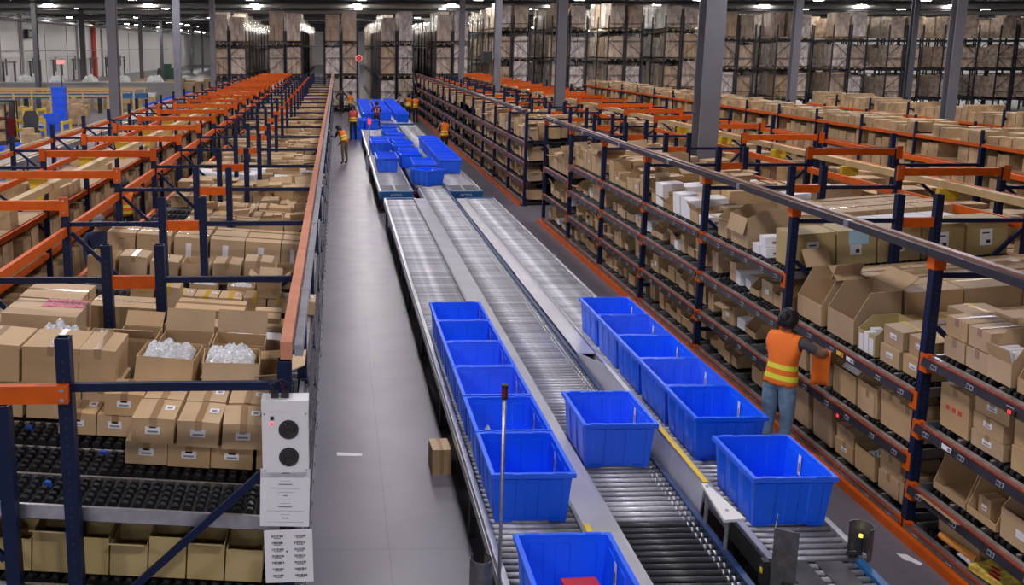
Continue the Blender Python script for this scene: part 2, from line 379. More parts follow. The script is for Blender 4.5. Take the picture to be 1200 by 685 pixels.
def flow_rack(name, label, xf, s, frames, levels, portal=0.0, detail=(), dark_rail=False, light_rail='galvanised', kerb=True, first=None, plain=False):
    t = thing(name, label, 'rack', (xf, frames[0], 0))
    y0 = frames[0]; sc3 = (s, 1, 1)
    for fy in frames:
        y = fy-y0
        po = first if (first and fy == frames[0]) else PO
        for k in range(4):
            p = obj('post', POSTM[k], t, (s*po[k], y, 0))
            if po is not PO and k == 2: p.scale = (1, 1, .85); continue
            if fy < 13: h = obj('bolt_holes', HOLES, p, (0, 0, PH[k]-2.77)); h['kind'] = 'stuff'
        for me, zz in ((TIE1, 2.46), (TIE2, 2.46), (TIE1, .35), (TIE2, .6), (SPC, 2.44), (SPC, 1.2)):
            if zz < 2 and fy > 16: continue
            if me is SPC and zz < 2 and first and fy == frames[0]: continue
            o = obj(me.name.split('.')[0], me, t, (0, y, zz)); o.scale = sc3
            if first and fy == frames[0]:
                if me is TIE1: o.scale = (s*1.30/1.22, 1, 1)
                if me is SPC:
                    o.location.y = y-.055
                    if zz > 2:
                        o.scale = (s*1.3, 1, 1); o.location.x = s*-.37
                        bb = MB()
                        for q in (-.03, .03): bb.cyl((1.285, -.026, q), (1.285, -.034, q), .012, 'galvanised', 8)
                        bb.build('bolt', o)
        for me in (BR1, BR2):
            o = obj('diagonal_brace', me, t, (0, y, 0)); o.scale = sc3
        if portal:
            xx = s*PO[3]
            b = MB().box(min(0, portal), max(0, portal), -.03, .03, -.055, .055, 'orange_steel')
            for q in (0, portal): b.box(q-.05, q+.05, -.055, -.03, -.12, .10, 'orange_steel')
            o = b.build('portal_beam', t, (xx, y, 2.68))
            bb = MB()
            for q in (0, portal):
                for zz in (-.08, .06): bb.cyl((q, -.055, zz), (q, -.065, zz), .014, 'galvanised', 6)
            if fy < 14: bb.build('bolt', o)
    for i in range(len(frames)-1):
        a = frames[i]-y0; W = frames[i+1]-frames[i]
        g = .04
        ib = W-2*g
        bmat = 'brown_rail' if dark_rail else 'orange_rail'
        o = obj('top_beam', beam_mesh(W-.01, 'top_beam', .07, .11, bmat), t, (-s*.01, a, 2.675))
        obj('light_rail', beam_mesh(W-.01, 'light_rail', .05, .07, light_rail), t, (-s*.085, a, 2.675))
        MB().box(-.055, .055, -.05, .05, -.16, -.056, 'orange_steel').build('connector', o, (s*.01, W, 0))
        MB().box(-.03, .03, W/2-.03, W/2+.05, -.038, .0385, 'galvanised').build('joint_clip', o, (-s*.075, 0, 0))
        obj('rear_beam', beam_mesh(ib, 'rear_beam', .05, .10, 'orange_steel'), t, (s*PO[3], a+g, 2.38))
        if kerb: MB().box(-.028, .028, 0, W, .0, .085, 'orange_steel').build('kerb', t, (-s*.13, a, 0))
        for li, z in enumerate(levels(frames[i])):
            bm_ = obj('shelf_beam', beam_mesh(ib, 'shelf_beam', .06, .07, 'dark_rail', None if plain else 'lip_red'), t, (-s*.02, a+g, z-.005))
            rl = MB().box(-.012, 0, 0, ib, -.035, .035, 'dark_rail' if (li or z > .3) else 'galvanised').build('label_rail', t, (-s*.055, a+g, z-.01), (0, s*.18, 0))
            o = obj('shelf_labels', LABM, rl, (-.012 if s > 0 else .001, 0, 0)); o.scale = (s, 1, 1); o['kind'] = 'stuff'
            tp = MB().box(-.02, .02, 0, ib, -.008, .008, 'galvanised').build('tube_lip', bm_, (s*.02, 0, .052))
            for e in (0, ib):
                MB().box(-.03, .03, -.05, .05, -.10, .07, 'navy_steel' if plain else 'orange_steel').build('connector', bm_, (-s*.0, e, 0))
            bed = obj('flow_bed', BEDM[s], t, (s*.04, a+.08, z))
            if (i, li) in detail:
                o = obj('skate_wheels', WHM[s], bed); o['kind'] = 'stuff'
            if frames[i] < 18: obj('lane_rails', LRM[s], bed)['kind'] = 'stuff'
            if frames[i] < 30:
                obj('rear_beam', beam_mesh(ib, 'rear_beam', .05, .10, 'orange_steel'), t, (s*PO[3], a+g, z+SL*PO[3]))
    return t
FL = [5.1+2.5*i for i in range(23)]
FR = [2.6+2.5*i for i in range(9)]
FR2 = [25.0+2.5*i for i in range(15)]
LEVL = lambda y: (.06, .50, .96, 1.50)
def LEVR(y):
    if y < 5: return (.06, .45, 1.05, 1.68)
    if y < 7: return (.06, .45, 1.05, 1.68)
    if y < 10: return (.06, .70, 1.30)
    if y < 20: return (.06, .60, 1.18, 1.76)
    return (.06, .69, 1.39)
LEVR2 = lambda y: (.06, .60, 1.18, 1.76)
XL, XR = -.32, 5.30
rackL = flow_rack('carton_flow_rack', 'long navy and orange flow rack on the fan box side of the aisle', XL, -1, FL, LEVL, portal=-1.85, detail={(0,3),(0,2),(1,3),(2,3),(3,3),(4,3)}, light_rail='galvanised', kerb=False, first=(0, 1.30, 1.68, 2.78), plain=True)
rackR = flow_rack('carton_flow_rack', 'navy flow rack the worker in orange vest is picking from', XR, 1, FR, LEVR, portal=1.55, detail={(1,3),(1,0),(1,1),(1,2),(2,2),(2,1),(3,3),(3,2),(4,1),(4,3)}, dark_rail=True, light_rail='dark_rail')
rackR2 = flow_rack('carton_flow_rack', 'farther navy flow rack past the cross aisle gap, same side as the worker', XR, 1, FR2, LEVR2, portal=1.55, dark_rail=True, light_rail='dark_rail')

def shelf_rack(name, label, x0, x1, frames, levels, beams, hpost=2.75, diag=True, top_ties=True, pm='navy_steel', bm='orange_steel', deck='cardboard_inner'):
    t = thing(name, label, 'rack', (x0, frames[0], 0)); y0 = frames[0]; D = x1-x0
    pme = tube_mesh(hpost, 'post', sx=.06 if hpost < 2.6 else .085, sy=.06 if hpost < 2.6 else .075, m=pm)
    br = MB().bar((.05, 0, hpost*.9), (D-.05, 0, hpost*.5), .03, .045, pm).mesh('diagonal_brace')
    ti = MB().box(.03, D-.03, -.02, .02, -.025, .025, pm).mesh('cross_tie')
    for fy in frames:
        for x in (0, D): obj('post', pme, t, (x, fy-y0, 0))
        obj('cross_tie', ti, t, (0, fy-y0, hpost-.3)); obj('diagonal_brace', br, t, (0, fy-y0, 0))
    for i in range(len(frames)-1):
        W = frames[i+1]-frames[i]
        bme = beam_mesh(W-.08, 'shelf_beam', .05, .085, bm); dk = MB().box(.03, D-.03, 0, W-.08, -.02, 0, deck).mesh('deck')
        for z in levels:
            for x in (0, D): obj('shelf_beam', bme, t, (x, frames[i]-y0+.04, z-.055))
            obj('deck', dk, t, (0, frames[i]-y0+.04, z))
        for z in beams:
            for x in (0, D): obj('tie_beam', bme, t, (x, frames[i]-y0+.04, z))
    return t
rackL2 = shelf_rack('storage_rack', 'navy and orange storage rack behind the replenishment aisle, under the portal beams', -6.35, -4.95, FL[1:], (.12, 1.0, 1.7), (2.40,))
rackR3 = shelf_rack('storage_rack', 'navy and orange storage rack behind the worker\'s rack, under the portal beams', 9.6, 11.1, [7.6+2.5*i for i in range(19)], (.12, .85, 1.55), (2.35,))
rackR4 = shelf_rack('storage_rack', 'long orange-beamed rack with a row of cartons on top, before the pallet racks', 15.4, 17.0, [16.0+2.5*i for i in range(17)], (.5, 1.1, 1.65, 2.18), (), hpost=2.5)
rackR5 = shelf_rack('storage_rack', 'orange-beamed rack standing close before the tall pallet racks', 21.9, 23.4, [24.0+2.5*i for i in range(8)], (.5, 1.2, 1.9), (), hpost=2.4)
# tan service beams and yellow brackets in the portals
def service_beam(x, z, y0, y1, label):
    t = thing('service_beam', label, 'beam', (x, y0, z))
    MB().box(-.06, .06, 0, y1-y0, -.05, .05, 'tan_beam').build('channel', t)
    MB().box(-.062, .062, 0, 1.2, .05, .06, 'tape_clear').build('joint_cover', t)
    return t
service_beam(-4.05, 2.52, 6.4, 60, 'tan channel running under the portal beams beside the capped worker')
service_beam(8.75, 2.50, 8.0, 60, 'tan channel running under the portal beams behind the worker in orange')
for i, fy in enumerate(FL[1:12]):
    b = MB()
    b.poly([(-.14,0,0),(.14,0,0),(.05,0,-.34),(-.05,0,-.34),(-.14,.05,0),(.14,.05,0),(.05,.05,-.34),(-.05,.05,-.34)], [(0,3,2,1),(4,5,6,7),(0,1,5,4),(1,2,6,5),(2,3,7,6),(3,0,4,7)], 'yellow_paint')
    b.build('yellow_bracket', loc=(-4.25, fy+.06, 2.61), label='yellow tapered bracket under the %s portal beam over the replenishment aisle' % ORD[i], cat='bracket', group='yellow portal brackets')
for i, fy in enumerate(FR[3:9]):
    MB().box(-.14, .14, -.04, .04, -.14, 0, 'yellow_paint').box(-.10, .10, -.05, .05, -.17, -.14, 'yellow_paint').build('yellow_tag', loc=(8.75, fy-.1, 2.45), label='yellow tag, %s along the tan channel behind the worker\'s rack' % ORD[i], cat='tag', group='yellow tags behind the worker\'s rack')

# ================================================================== CARTONS
NC = {'closed': 0, 'open': 0, 'white': 0}
LIM = {'closed': 262, 'open': 300, 'white': 120}
STUFF = {}
def stuff_mb(key):
    if key not in STUFF: STUFF[key] = MB()
    return STUFF[key]
def closed(loc, dx, dy, h, rot=(0,0,0), label='', group='', tape='y', tm='tape_clear', lab=None, m='cardboard', key='far', parts=True, name='carton', cat='carton', count='closed'):
    if NC[count] >= LIM[count]:
        stuff_mb(key).obox((loc[0], loc[1], loc[2]+h/2), (dx/2,0,0), (0,dy/2,0), (0,0,h/2), 'cardboard_far' if count != 'white' else 'white_carton'); return None
    NC[count] += 1
    b = MB(); X, Y = dx/2, dy/2; e = min(.006, h*.03)
    # slightly pillowed lid with the seam between its two flaps
    if tape == 'y':
        V = [(-X,-Y,0),(X,-Y,0),(X,Y,0),(-X,Y,0),(-X,-Y,h-e),(X,-Y,h-e),(X,Y,h-e),(-X,Y,h-e),(0,-Y,h+.001),(0,Y,h+.001)]
        b.poly(V, [(0,3,2,1),(0,1,5,8,4),(2,3,7,9,6),(1,2,6,5),(3,0,4,7),(4,8,9,7),(8,5,6,9)], m)
    else:
        V = [(-X,-Y,0),(X,-Y,0),(X,Y,0),(-X,Y,0),(-X,-Y,h-e),(X,-Y,h-e),(X,Y,h-e),(-X,Y,h-e),(-X,0,h+.001),(X,0,h+.001)]
        b.poly(V, [(0,3,2,1),(0,1,5,4),(2,3,7,6),(1,2,6,9,5),(3,0,4,8,7),(4,5,9,8),(8,9,6,7)], m)
    o = b.build(name, None, loc, rot, label=label, cat=cat, group=group)
    if parts and tm:
        w = .024; d = min(.07, h*.4); t = .0015; b = MB()
        if tape == 'y':
            b.box(-w, w, -Y-t, Y+t, h, h+t*2, tm).box(-w, w, -Y-t*2, -Y, h-d, h, tm).box(-w, w, Y, Y+t*2, h-d, h, tm)
        else:
            b.box(-X-t, X+t, -w, w, h, h+t*2, tm).box(-X-t*2, -X, -w, w, h-d, h, tm).box(X, X+t*2, -w, w, h-d, h, tm)
        if tape == 'y' and tm == 'tape_yellow': b.box(-w, w, -Y-t*2, -Y, 0, d*.8, tm)
        b.build('tape', o)
    if parts and lab:
        for f in lab:
            b = MB()
            if f == 'front': b.box(-min(.05, X*.45), min(.05, X*.45), -Y-.003, -Y, h*.38, h*.38+min(.05, h*.3), 'paper').box(-min(.035, X*.3), min(.035, X*.3), -Y-.0045, -Y-.003, h*.44, h*.44+min(.012, h*.08), 'ink_soft')
            if f == 'frontbig': b.box(-X*.35, X*.25, -Y-.003, -Y, h*.28, h*.75, 'paper').box(-X*.05, X*.15, -Y-.0045, -Y-.003, h*.34, h*.44, 'ink').box(-X*.25, X*.1, -Y-.0045, -Y-.003, h*.62, h*.66, 'ink')
            if f == 'frontpage': b.box(-X*.28, X*.05, -Y-.003, -Y, h*.25, h*.78, 'paper')
            if f == 'top': b.box(X*.35, X*.8, -Y*.1, Y*.35, h-e*.3, h+.0035, 'paper').box(X*.45, X*.7, 0, Y*.2, h+.0035, h+.0045, 'ink_soft')
            if f == 'side': b.box(-X-.003, -X, -min(.05, Y*.4), min(.05, Y*.4), h*.4, h*.4+min(.05, h*.3), 'paper').box(-X-.0045, -X-.003, -min(.035, Y*.3), min(.035, Y*.3), h*.46, h*.46+min(.012, h*.08), 'ink_soft')
            if f == 'diamond':
                c = h*.55; q = min(.12, h*.35)
                b.poly([(X*.45-q,-Y-.003,c),(X*.45,-Y-.003,c-q),(X*.45+q,-Y-.003,c),(X*.45,-Y-.003,c+q)], [(0,1,2,3)], 'ink_red')
                b.box(X*.2, X*.5, -Y-.003, -Y, h*.08, h*.2, 'paper')
            if f == 'print':
                for k, (u, v, wd) in enumerate(((0, .72, .3), (-.05, .5, .22), (-.05, .42, .22), (-.05, .34, .22))): b.box(X*(u-wd/2), X*(u+wd), -Y-.002, -Y, h*v, h*v+h*(.07 if k == 0 else .03), 'load_brown')
            if f == 'red': 
                for k in range(3): b.box(-X-.003, -X, Y*(-.5+k*.42), Y*(-.5+k*.42+.22), h*.45, h*.45+h*.1, 'ink_red')
            b.build({'diamond': 'hazard_label', 'print': 'printing', 'red': 'shipping_marks'}.get(f, 'shipping_label'), o)
    return o
def opened(loc, dx, dy, h, rot=(0,0,0), label='', group='', flaps='', cut=0.0, m='cardboard', key='far', parts=True, lab=False, rnd=None, name='open_carton', fl=None):
    """open-topped carton, front toward local -X; flaps: string of f b l r with angles drawn at random; cut = share of the front wall removed"""
    r = rnd or R
    if NC['open'] >= LIM['open']:
        s = stuff_mb(key); X, Y = dx/2, dy/2; c = 'cardboard_far'; x, y, z = loc
        s.box(x-X, x-X+.015, y-Y, y+Y, z, z+h*.6, c).box(x+X-.015, x+X, y-Y, y+Y, z, z+h, c).box(x-X, x+X, y-Y, y-Y+.015, z, z+h, c).box(x-X, x+X, y+Y-.015, y+Y, z, z+h*.9, c).box(x-X, x+X, y-Y, y+Y, z, z+h*.5, c)
        return None
    NC['open'] += 1
    t = .007; X, Y = dx/2, dy/2; b = MB(); hf = h*(1-cut)
    b.box(-X, X, -Y, Y, 0, t, m)
    b.box(-X, -X+t, -Y, Y, t, hf, m).box(X-t, X, -Y, Y, t, h, m)
    if cut:      # side walls slope down to the cut front
        for sy in (-1, 1):
            ya, yb = (sy*Y, sy*(Y-t)) if sy < 0 else (sy*(Y-t), sy*Y)
            V = [(-X+t,ya,t),(X-t,ya,t),(X-t,ya,h),(-X*.3,ya,h),(-X+t,ya,hf),(-X+t,yb,t),(X-t,yb,t),(X-t,yb,h),(-X*.3,yb,h),(-X+t,yb,hf)]
            b.poly(V, [(0,1,2,3,4),(9,8,7,6,5),(0,5,6,1),(1,6,7,2),(2,7,8,3),(3,8,9,4),(4,9,5,0)], m)
    else:
        b.box(-X+t, X-t, -Y, -Y+t, t, h, m).box(-X+t, X-t, Y-t, Y, t, h, m)
    o = b.build(name, None, loc, rot, label=label, cat='carton', group=group)
    if parts:
        for c in flaps:
            if c in 'fb':
                sg = -1 if c == 'f' else 1; L = Y*.9 if Y < .25 else .22; L = min(L, .26); a = fl if fl is not None else r.uniform(-.3, 1.25); z0 = hf if c == 'f' else h
                p = Vector((sg*X, 0, z0)); d = Vector((sg*math.cos(a), 0, math.sin(a))); n = Vector((-sg*math.sin(a), 0, math.cos(a)))
                MB().obox(p+d*(L/2+.003), d*(L/2), (0, Y-.004, 0), n*(t/2), m).build('flap', o)
            else:
                sg = -1 if c == 'l' else 1; L = min(X*.9, .24); a = fl if fl is not None else r.uniform(-.3, 1.3)
                p = Vector((0, sg*Y, h)); d = Vector((0, sg*math.cos(a), math.sin(a))); n = Vector((0, -sg*math.sin(a), math.cos(a)))
                MB().obox(p+d*(L/2+.003), d*(L/2), (X-.004 if not cut else X*.6, 0, 0), n*(t/2), m).build('flap', o)
        if lab: MB().box(-X-.003, -X, -Y*.3, Y*.3, hf*.35, hf*.6, 'paper').build('shipping_label', o)
    return o
def white_box(loc, dx, dy, h, rot=(0,0,0), label='', group='', key='farw'):
    o = closed(loc, dx, dy, h, rot, label, group, 'x', None, None, 'white_carton', key, parts=False, name='white_box', cat='box', count='white')
    if o: MB().box(-dx*.2, dx*.2, -dy/2-.002, -dy/2, h*.3, h*.55, 'grey_cloth').build('printed_label', o)
    return o
def bag_mesh(seed, sx, sy, sz):
    b = MB(); n, k = 30, 24; V = []
    for j in range(k+1):
        for i in range(n+1):
            u, v = i/n*2-1, j/k*2-1
            e = max(0, 1-u**4)*max(0, 1-v**4)
            z = sz*(e**.6*.55+.45*e*(mnoise(Vector((u*2.6+seed, v*2.6, seed*1.7)))+.45*abs(mnoise(Vector((u*6+seed, v*6, 3.1))))+.22*mnoise(Vector((u*14+seed, v*11, 5.1)))+.1))
            V.append((u*sx/2, v*sy/2, max(z, 0)))
    fs = [(j*(n+1)+i, j*(n+1)+i+1, (j+1)*(n+1)+i+1, (j+1)*(n+1)+i) for j in range(k) for i in range(n)]
    b.poly(V, fs, 'plastic_bag'); bb = len(b.v)
    b.box(-sx*.35, sx*.35, -sy*.35, sy*.35, -.06, .004, 'plastic_bag')
    # coloured prints showing through the film
    q = random.Random(seed)
    me = b.mesh('plastic_bag'); return me
BAGS = [bag_mesh(i*3.7+1, 1, 1, 1) for i in range(3)]
def bag(loc, sx, sy, sz, i, label):
    o = obj('plastic_bag', BAGS[i % 3], None, loc, (0, 0, 0), label, 'bag', None); o.scale = (sx, sy, sz); return o
TL, TR = (0, math.atan(SL), 0), (0, -math.atan(SL), 0)
def zL(x, z=1.50): return z+.078+SL*max(0, XL-.04-x)
def zR(x, z): return z+.078+SL*max(0, x-XR-.04)
BAYL = ['nearest bay behind the fan box'] + [ORD[i]+' bay from the fan box' for i in range(1, 12)]
# ---- left rack, first bay, hand placed: x0, x1, yfront, zbase offset, h, depth
gl = 'labelled cartons in the nearest bay'
lowr = [(-1.46,-1.175,5.75),(-1.17,-.885,5.74),(-.88,-.595,5.75)]
for k, (a, b_, y) in enumerate(lowr):
    x = (a+b_)/2; closed((x, y+.17, zL(x)), b_-a, .33, .17, TL, ['left','middle','right'][k]+' carton in the lower labelled row, beside the fan box', None, 'y', lab=('front','top'))
for k, (a, b_, y, rz) in enumerate([(-1.40,-1.115,5.70,0),(-1.09,-.81,5.69,-.02),(-.80,-.525,5.68,.07)]):
    x = (a+b_)/2; closed((x, y+.17, zL(x)+.178), b_-a, .33, .18, (0, TL[1], rz), ['left','middle','tilted right'][k]+' carton in the upper labelled row, beside the fan box', None, 'y', lab=('front','top'))
for k, (a, b_, y, dz) in enumerate([(-2.03,-1.765,6.15,0),(-1.755,-1.50,6.15,0),(-1.69,-1.41,6.13,.172),(-1.40,-1.12,6.09,0),(-1.40,-1.12,6.09,.172),(-1.10,-.82,6.09,0),(-1.10,-.82,6.09,.172),(-.80,-.53,6.09,0),(-.80,-.53,6.09,.172),(-.57,-.40,5.76,0)]):
    x = (a+b_)/2; closed((x, y+.16, zL(x)+dz), b_-a, .30, .165, TL, ['far left carton of the low pair behind the post','right carton of the low pair behind the post','carton stacked above the low pair behind the post','lower left carton of the hidden labelled row','upper left carton of the hidden labelled row','lower middle carton of the hidden labelled row','upper middle carton of the hidden labelled row','lower right carton of the hidden labelled row','upper right carton of the hidden labelled row','narrow carton wedged beside the fan box'][k], 'small cartons behind the labelled rows', 'y', lab=('front','top'))
# big cartons (two high)
for k, (a, b_, y, dz, h) in enumerate([(-2.80,-2.37,6.40,0,.29),(-2.34,-1.94,6.40,0,.29),(-1.93,-1.66,6.40,0,.29)]):
    x = (a+b_)/2; closed((x, y+.2, zL(x)+dz), b_-a, .40, h, TL, 'lower big carton under the clear-taped cartons, %s from the frame edge' % ORD[k], 'lower big cartons in the nearest bay', 'y')
for k, (a, b_, y, rz) in enumerate([(-2.82,-2.36,6.36,0),(-2.34,-1.93,6.36,.01),(-1.925,-1.66,6.36,0)]):
    x = (a+b_)/2; closed((x, y+.2, zL(x)+.295), b_-a, .42, .285, (0, TL[1], rz), ['big taped carton at the frame edge, above the orange beam','big taped carton directly behind the front post','big taped carton with a gaping lid corner right of the front post'][k], None, 'y')
# open cartons with plastic bags, on lower cartons
for k, (a, b_, y) in enumerate([(-1.53,-1.09,6.47),(-1.05,-.62,6.43)]):
    x = (a+b_)/2; closed((x, y+.17, zL(x)), b_-a, .34, .26, TL, ['carton under the open carton of white bags','carton under the open carton of silver bags'][k], 'cartons under the open bag cartons', 'y')
    opened((x, y+.17, zL(x)+.265), b_-a, .34, .24, (0, TL[1], (-.05, .1)[k]), ['open carton heaped with white bags, left of the silver bag carton','open carton heaped with silver bags, nearest the top rail'][k], None, 'l', fl=-1.2)
    bag((x, y+.17, zL(x)+.45), b_-a-.05, .30, .16, k, ['heap of white and green plastic bags in an open carton','heap of silver plastic bags in the open carton near the top rail'][k])
for k, (a, b_, y, h, f) in enumerate([(-1.48,-1.07,6.95,.46,'r'),(-1.05,-.63,6.95,.47,'r'),(-1.82,-1.50,6.95,.48,'lr'),(-2.44,-2.08,6.88,.47,''),(-2.06,-1.84,6.90,.46,'')]):
    x = (a+b_)/2; opened((x, y+.15, zL(x)), b_-a, .30, h, TL, ['tall open carton with its back flap up, behind the white bags','tall open carton with its back flap up, behind the silver bags','open carton with two raised flaps like a tent','open carton spilling a big clear bag, beyond the big taped cartons','narrow open carton with a flat clear bag'][k], None, f, fl=(1.25, 1.3, .75, 0, 0)[k])
    if k > 2: bag((x, y+.15, zL(x)+h-.10), b_-a-.02, .30, (.22, .14)[k-3], k, ['big crumpled clear bag standing out of an open carton','flat clear bag in a narrow open carton'][k-3])
x = -2.52; o = closed((x, 7.45, zL(x)), .62, .46, .54, TL, 'wide brown carton with a red patterned sheet on its lid', None, 'x', None)
MB().box(-.05, .30, .0, .22, .543, .546, 'red_pattern').build('patterned_sheet', o)
for k, (a, b_, y, h) in enumerate([(-.98,-.73,7.28,.42),(-.71,-.48,7.28,.42)]):
    x = (a+b_)/2; opened((x, y+.13, zL(x)), b_-a, .26, h, TL, ['open carton of stacked white sheets, farther from the top rail','open carton of stacked white sheets, next to the top rail'][k], None, 'r', fl=.2)
    b = MB()
    for q in range(5): b.box(-(b_-a)/2+.02, (b_-a)/2-.02, -.11, .11, q*.018, q*.018+.014, 'paper')
    b.build('sheet_stack', None, (x, y+.13, zL(x)+h-.10), TL, label=['stack of white sheets in the open carton farther from the top rail','stack of white sheets in the open carton next to the top rail'][k], cat='paper stack')
for k, (a, b_, y) in enumerate([(-1.50,-1.27,7.30),(-1.25,-1.0,7.30)]):
    x = (a+b_)/2; closed((x, y+.11, zL(x)), b_-a, .22, .50, TL, ['left','right'][k]+' narrow upright carton with clear tape, back of the nearest bay', 'narrow upright cartons in the nearest bay', 'y')
opened((-.485, 6.65, zL(-.5)), .22, .36, .42, (0, TL[1], math.pi), 'open carton with ragged flaps hanging over the aisle under the top rail', None, 'flr', fl=.35)
# second bay
g2 = 'yellow-taped cartons in the second bay'
for k in range(7):
    a = -2.10+k*.265; x = a+.125; opened_ = None
    closed((x, 9.42+.16, zL(x)), .25, .30, .15 if k > 3 else .13, TL, 'small yellow-taped carton, %s from the left, second bay row' % ORD[k], g2, 'y', 'tape_yellow', lab=('top',))
    if k in (0, 1): closed((x-.1, 9.30, zL(x)), .24, .28, .30, TL, ['left','right'][k]+' tall yellow-taped carton beside the row spacer, second bay', g2+' by the spacer', 'y', 'tape_yellow')
o = opened((-.76, 9.56, zL(-.76)+.155), .26, .26, .18, TL, 'open yellow-taped carton standing on the small carton row', None, 'lrfb', fl=.7)
for k, (x, y, dx, dy, h) in enumerate([(-1.19,7.95,.62,.34,.50),(-1.95,7.95,.60,.34,.48),(-2.62,8.1,.55,.5,.5),(-.68,8.0,.24,.35,.44)]):
    closed((x, y, zL(x)), dx, dy, h, TL, ['long flat-topped carton just past the second cross tie, by the bag cartons','long flat-topped carton just past the second cross tie, left of the post','deep carton at the rear of the second bay','short carton under the top rail in the second bay'][k], None, 'x', 'tape_clear')
for k in range(7):
    x = -.55-k*.36; closed((x, 8.55, zL(x)), .34, .38, .15+.04*(k % 3), TL, 'plain carton in the middle of the second bay, %s from the aisle' % ORD[k], 'plain cartons in the second bay', 'y', 'tape_clear' if k % 2 else 'tape_yellow')
for k in range(3):
    x = -1.95+k*.42; o = opened((x, 9.92, zL(x)), .30, .22, .16, TL, ['left','middle','right'][k]+' low open carton of clear packs, back of the second bay', 'open cartons of clear packs', '')
    bag((x, 9.92, zL(x)+.10), .27, .19, .10, k, ['clear packs in the low open carton by the double post','clear packs in the middle low open carton','clear packs in the low open carton nearest the rail'][k])
# third bay: row of white-labelled big cartons and two long printed ones
for k, (a, b_) in enumerate([(-2.12,-1.70),(-1.66,-1.22),(-1.21,-.76),(-.75,-.42)]):
    x = (a+b_)/2; closed((x, 11.3+.2, zL(x)), b_-a, .40, .36, TL, ['carton with a white page label next to the double post','second white-page carton from the double post','third white-page carton from the double post','white-page carton cut by the top rail'][k], None, 'x', 'tape_clear', lab=('frontpage',))
    closed((x, 11.3+.62, zL(x)), b_-a, .40, .35, TL, 'big carton behind the white-page row, %s from the double post' % ORD[k], 'big cartons behind the white-page row', 'x', 'tape_clear')
for k, (a, b_) in enumerate([(-3.02,-2.66),(-2.64,-2.2)]):
    x = (a+b_)/2; closed((x, 11.5+.2, zL(x)), b_-a, .42, .33, TL, ['long printed carton on rollers by the capped worker','long printed carton on rollers beside the double post'][k], None, 'x', 'tape_clear', lab=('print',))
for k in range(7):
    x = -.6-k*.37; h = R.uniform(.22, .42)
    (closed if k % 3 else opened)((x, 10.6, zL(x)), .33, .36, h, TL, 'mixed carton in front of the white-page row, %s from the aisle' % ORD[k], 'mixed cartons in the third bay')
# remaining bays of the left rack: random fill per bay
def fill_top(xf, s, y0, y1, zlev, label, group, key, zf, tl, r, whites=False, dense=.9, depth=2.6, hmax=.45, start=.08, cap_=9):
    y = y0+.1; row = -1
    while y < y1-.2:
        wy = r.uniform(.28, .46); wy = min(wy, y1-.06-y); row += 1; nd = -1
        if wy < .2: break
        d = start; h = r.uniform(.2, hmax); dx = r.choice((.3, .36, .44, .62)); kind = r.random(); sk = r.random() < .15
        first = True
        while d < depth-dx:
            if (sk and d > r.uniform(.8, 2)) or d > cap_: break
            nd += 1; pos = '%s from the aisle, %s row, ' % (ORD[min(nd, 11)], ORD[min(row, 11)])
            if r.random() < dense:
                hh = h*r.uniform(.82, 1.06); x = xf+s*(d+dx/2); rz = r.uniform(-.04, .04)
                args = dict(rot=(tl[0], tl[1], rz), key=key)
                if whites and r.random() < .45:
                    white_box((x, y+wy/2, zf(x)), dx*.97, wy*.95, hh*.8, label='white box '+pos+label, group='white cartons '+group, **args)
                elif first and r.random() < .55 or r.random() < .12:
                    opened((x, y+wy/2, zf(x)), dx*.97, wy*.95, hh, (tl[0], tl[1], rz+(math.pi if s < 0 else 0)), 'open carton '+pos+label, 'open cartons '+group, ''.join(c for c in 'flrb' if r.random() < .5), cut=r.choice((0, 0, .45)), key=key, rnd=r)
                else:
                    closed((x, y+wy/2, zf(x)), dx*.97, wy*.95, hh, label='taped carton '+pos+label, group='taped cartons '+group, tape='x' if dx > wy else 'y', tm=r.choice(('tape_clear', 'tape_clear', 'tape_yellow')), lab=r.choice(((), ('front',), ('top',), ('side',))), **args)
            d += dx+.01; first = False
        y += wy+.012
NEARB = 7
def fill_low(xf, s, y0, y1, zlev, ztop, label, group, key, zf, tl, r, whites=0.0):
    y = y0+.09; gap = ztop-zlev-.16; n_ = -1
    while y < y1-.16:
        wy = r.uniform(.17, .36); wy = min(wy, y1-.07-y)
        if wy < .12: break
        q = r.random(); n_ += 1; pos = '%s from the near post, ' % ORD[min(n_, 11)]
        if q < .9:
            h = gap*r.uniform(.55, .92); dx = r.uniform(.34, .5); x = xf+s*(.10+dx/2+r.uniform(0, .08)); rz = r.uniform(-.08, .08)+(math.pi if s < 0 else 0)
            if q < whites: white_box((x, y+wy/2, zf(x, zlev)), dx*.9, wy*.9, h*.5, (0, tl[1], r.uniform(-.3, .3)), 'white product box '+pos+label, 'white boxes '+group, key+'w')
            elif q < .76: opened((x, y+wy/2, zf(x, zlev)), dx, wy*.95, h*.86, (0, tl[1], rz), 'open pick carton '+pos+label, 'open pick cartons '+group, r.choice(('f', 'l', 'fr', 'lr', 'r', '')), cut=r.choice((0, .3, .5, .6)), key=key, rnd=r, lab=r.random() < .12)
            else: closed((x, y+wy/2, zf(x, zlev)), dx, wy*.95, h*.8, (0, tl[1], rz), 'closed carton '+pos+label, 'closed cartons '+group, 'x', r.choice(('tape_clear', 'tape_yellow')), key=key)
        y += wy+.015
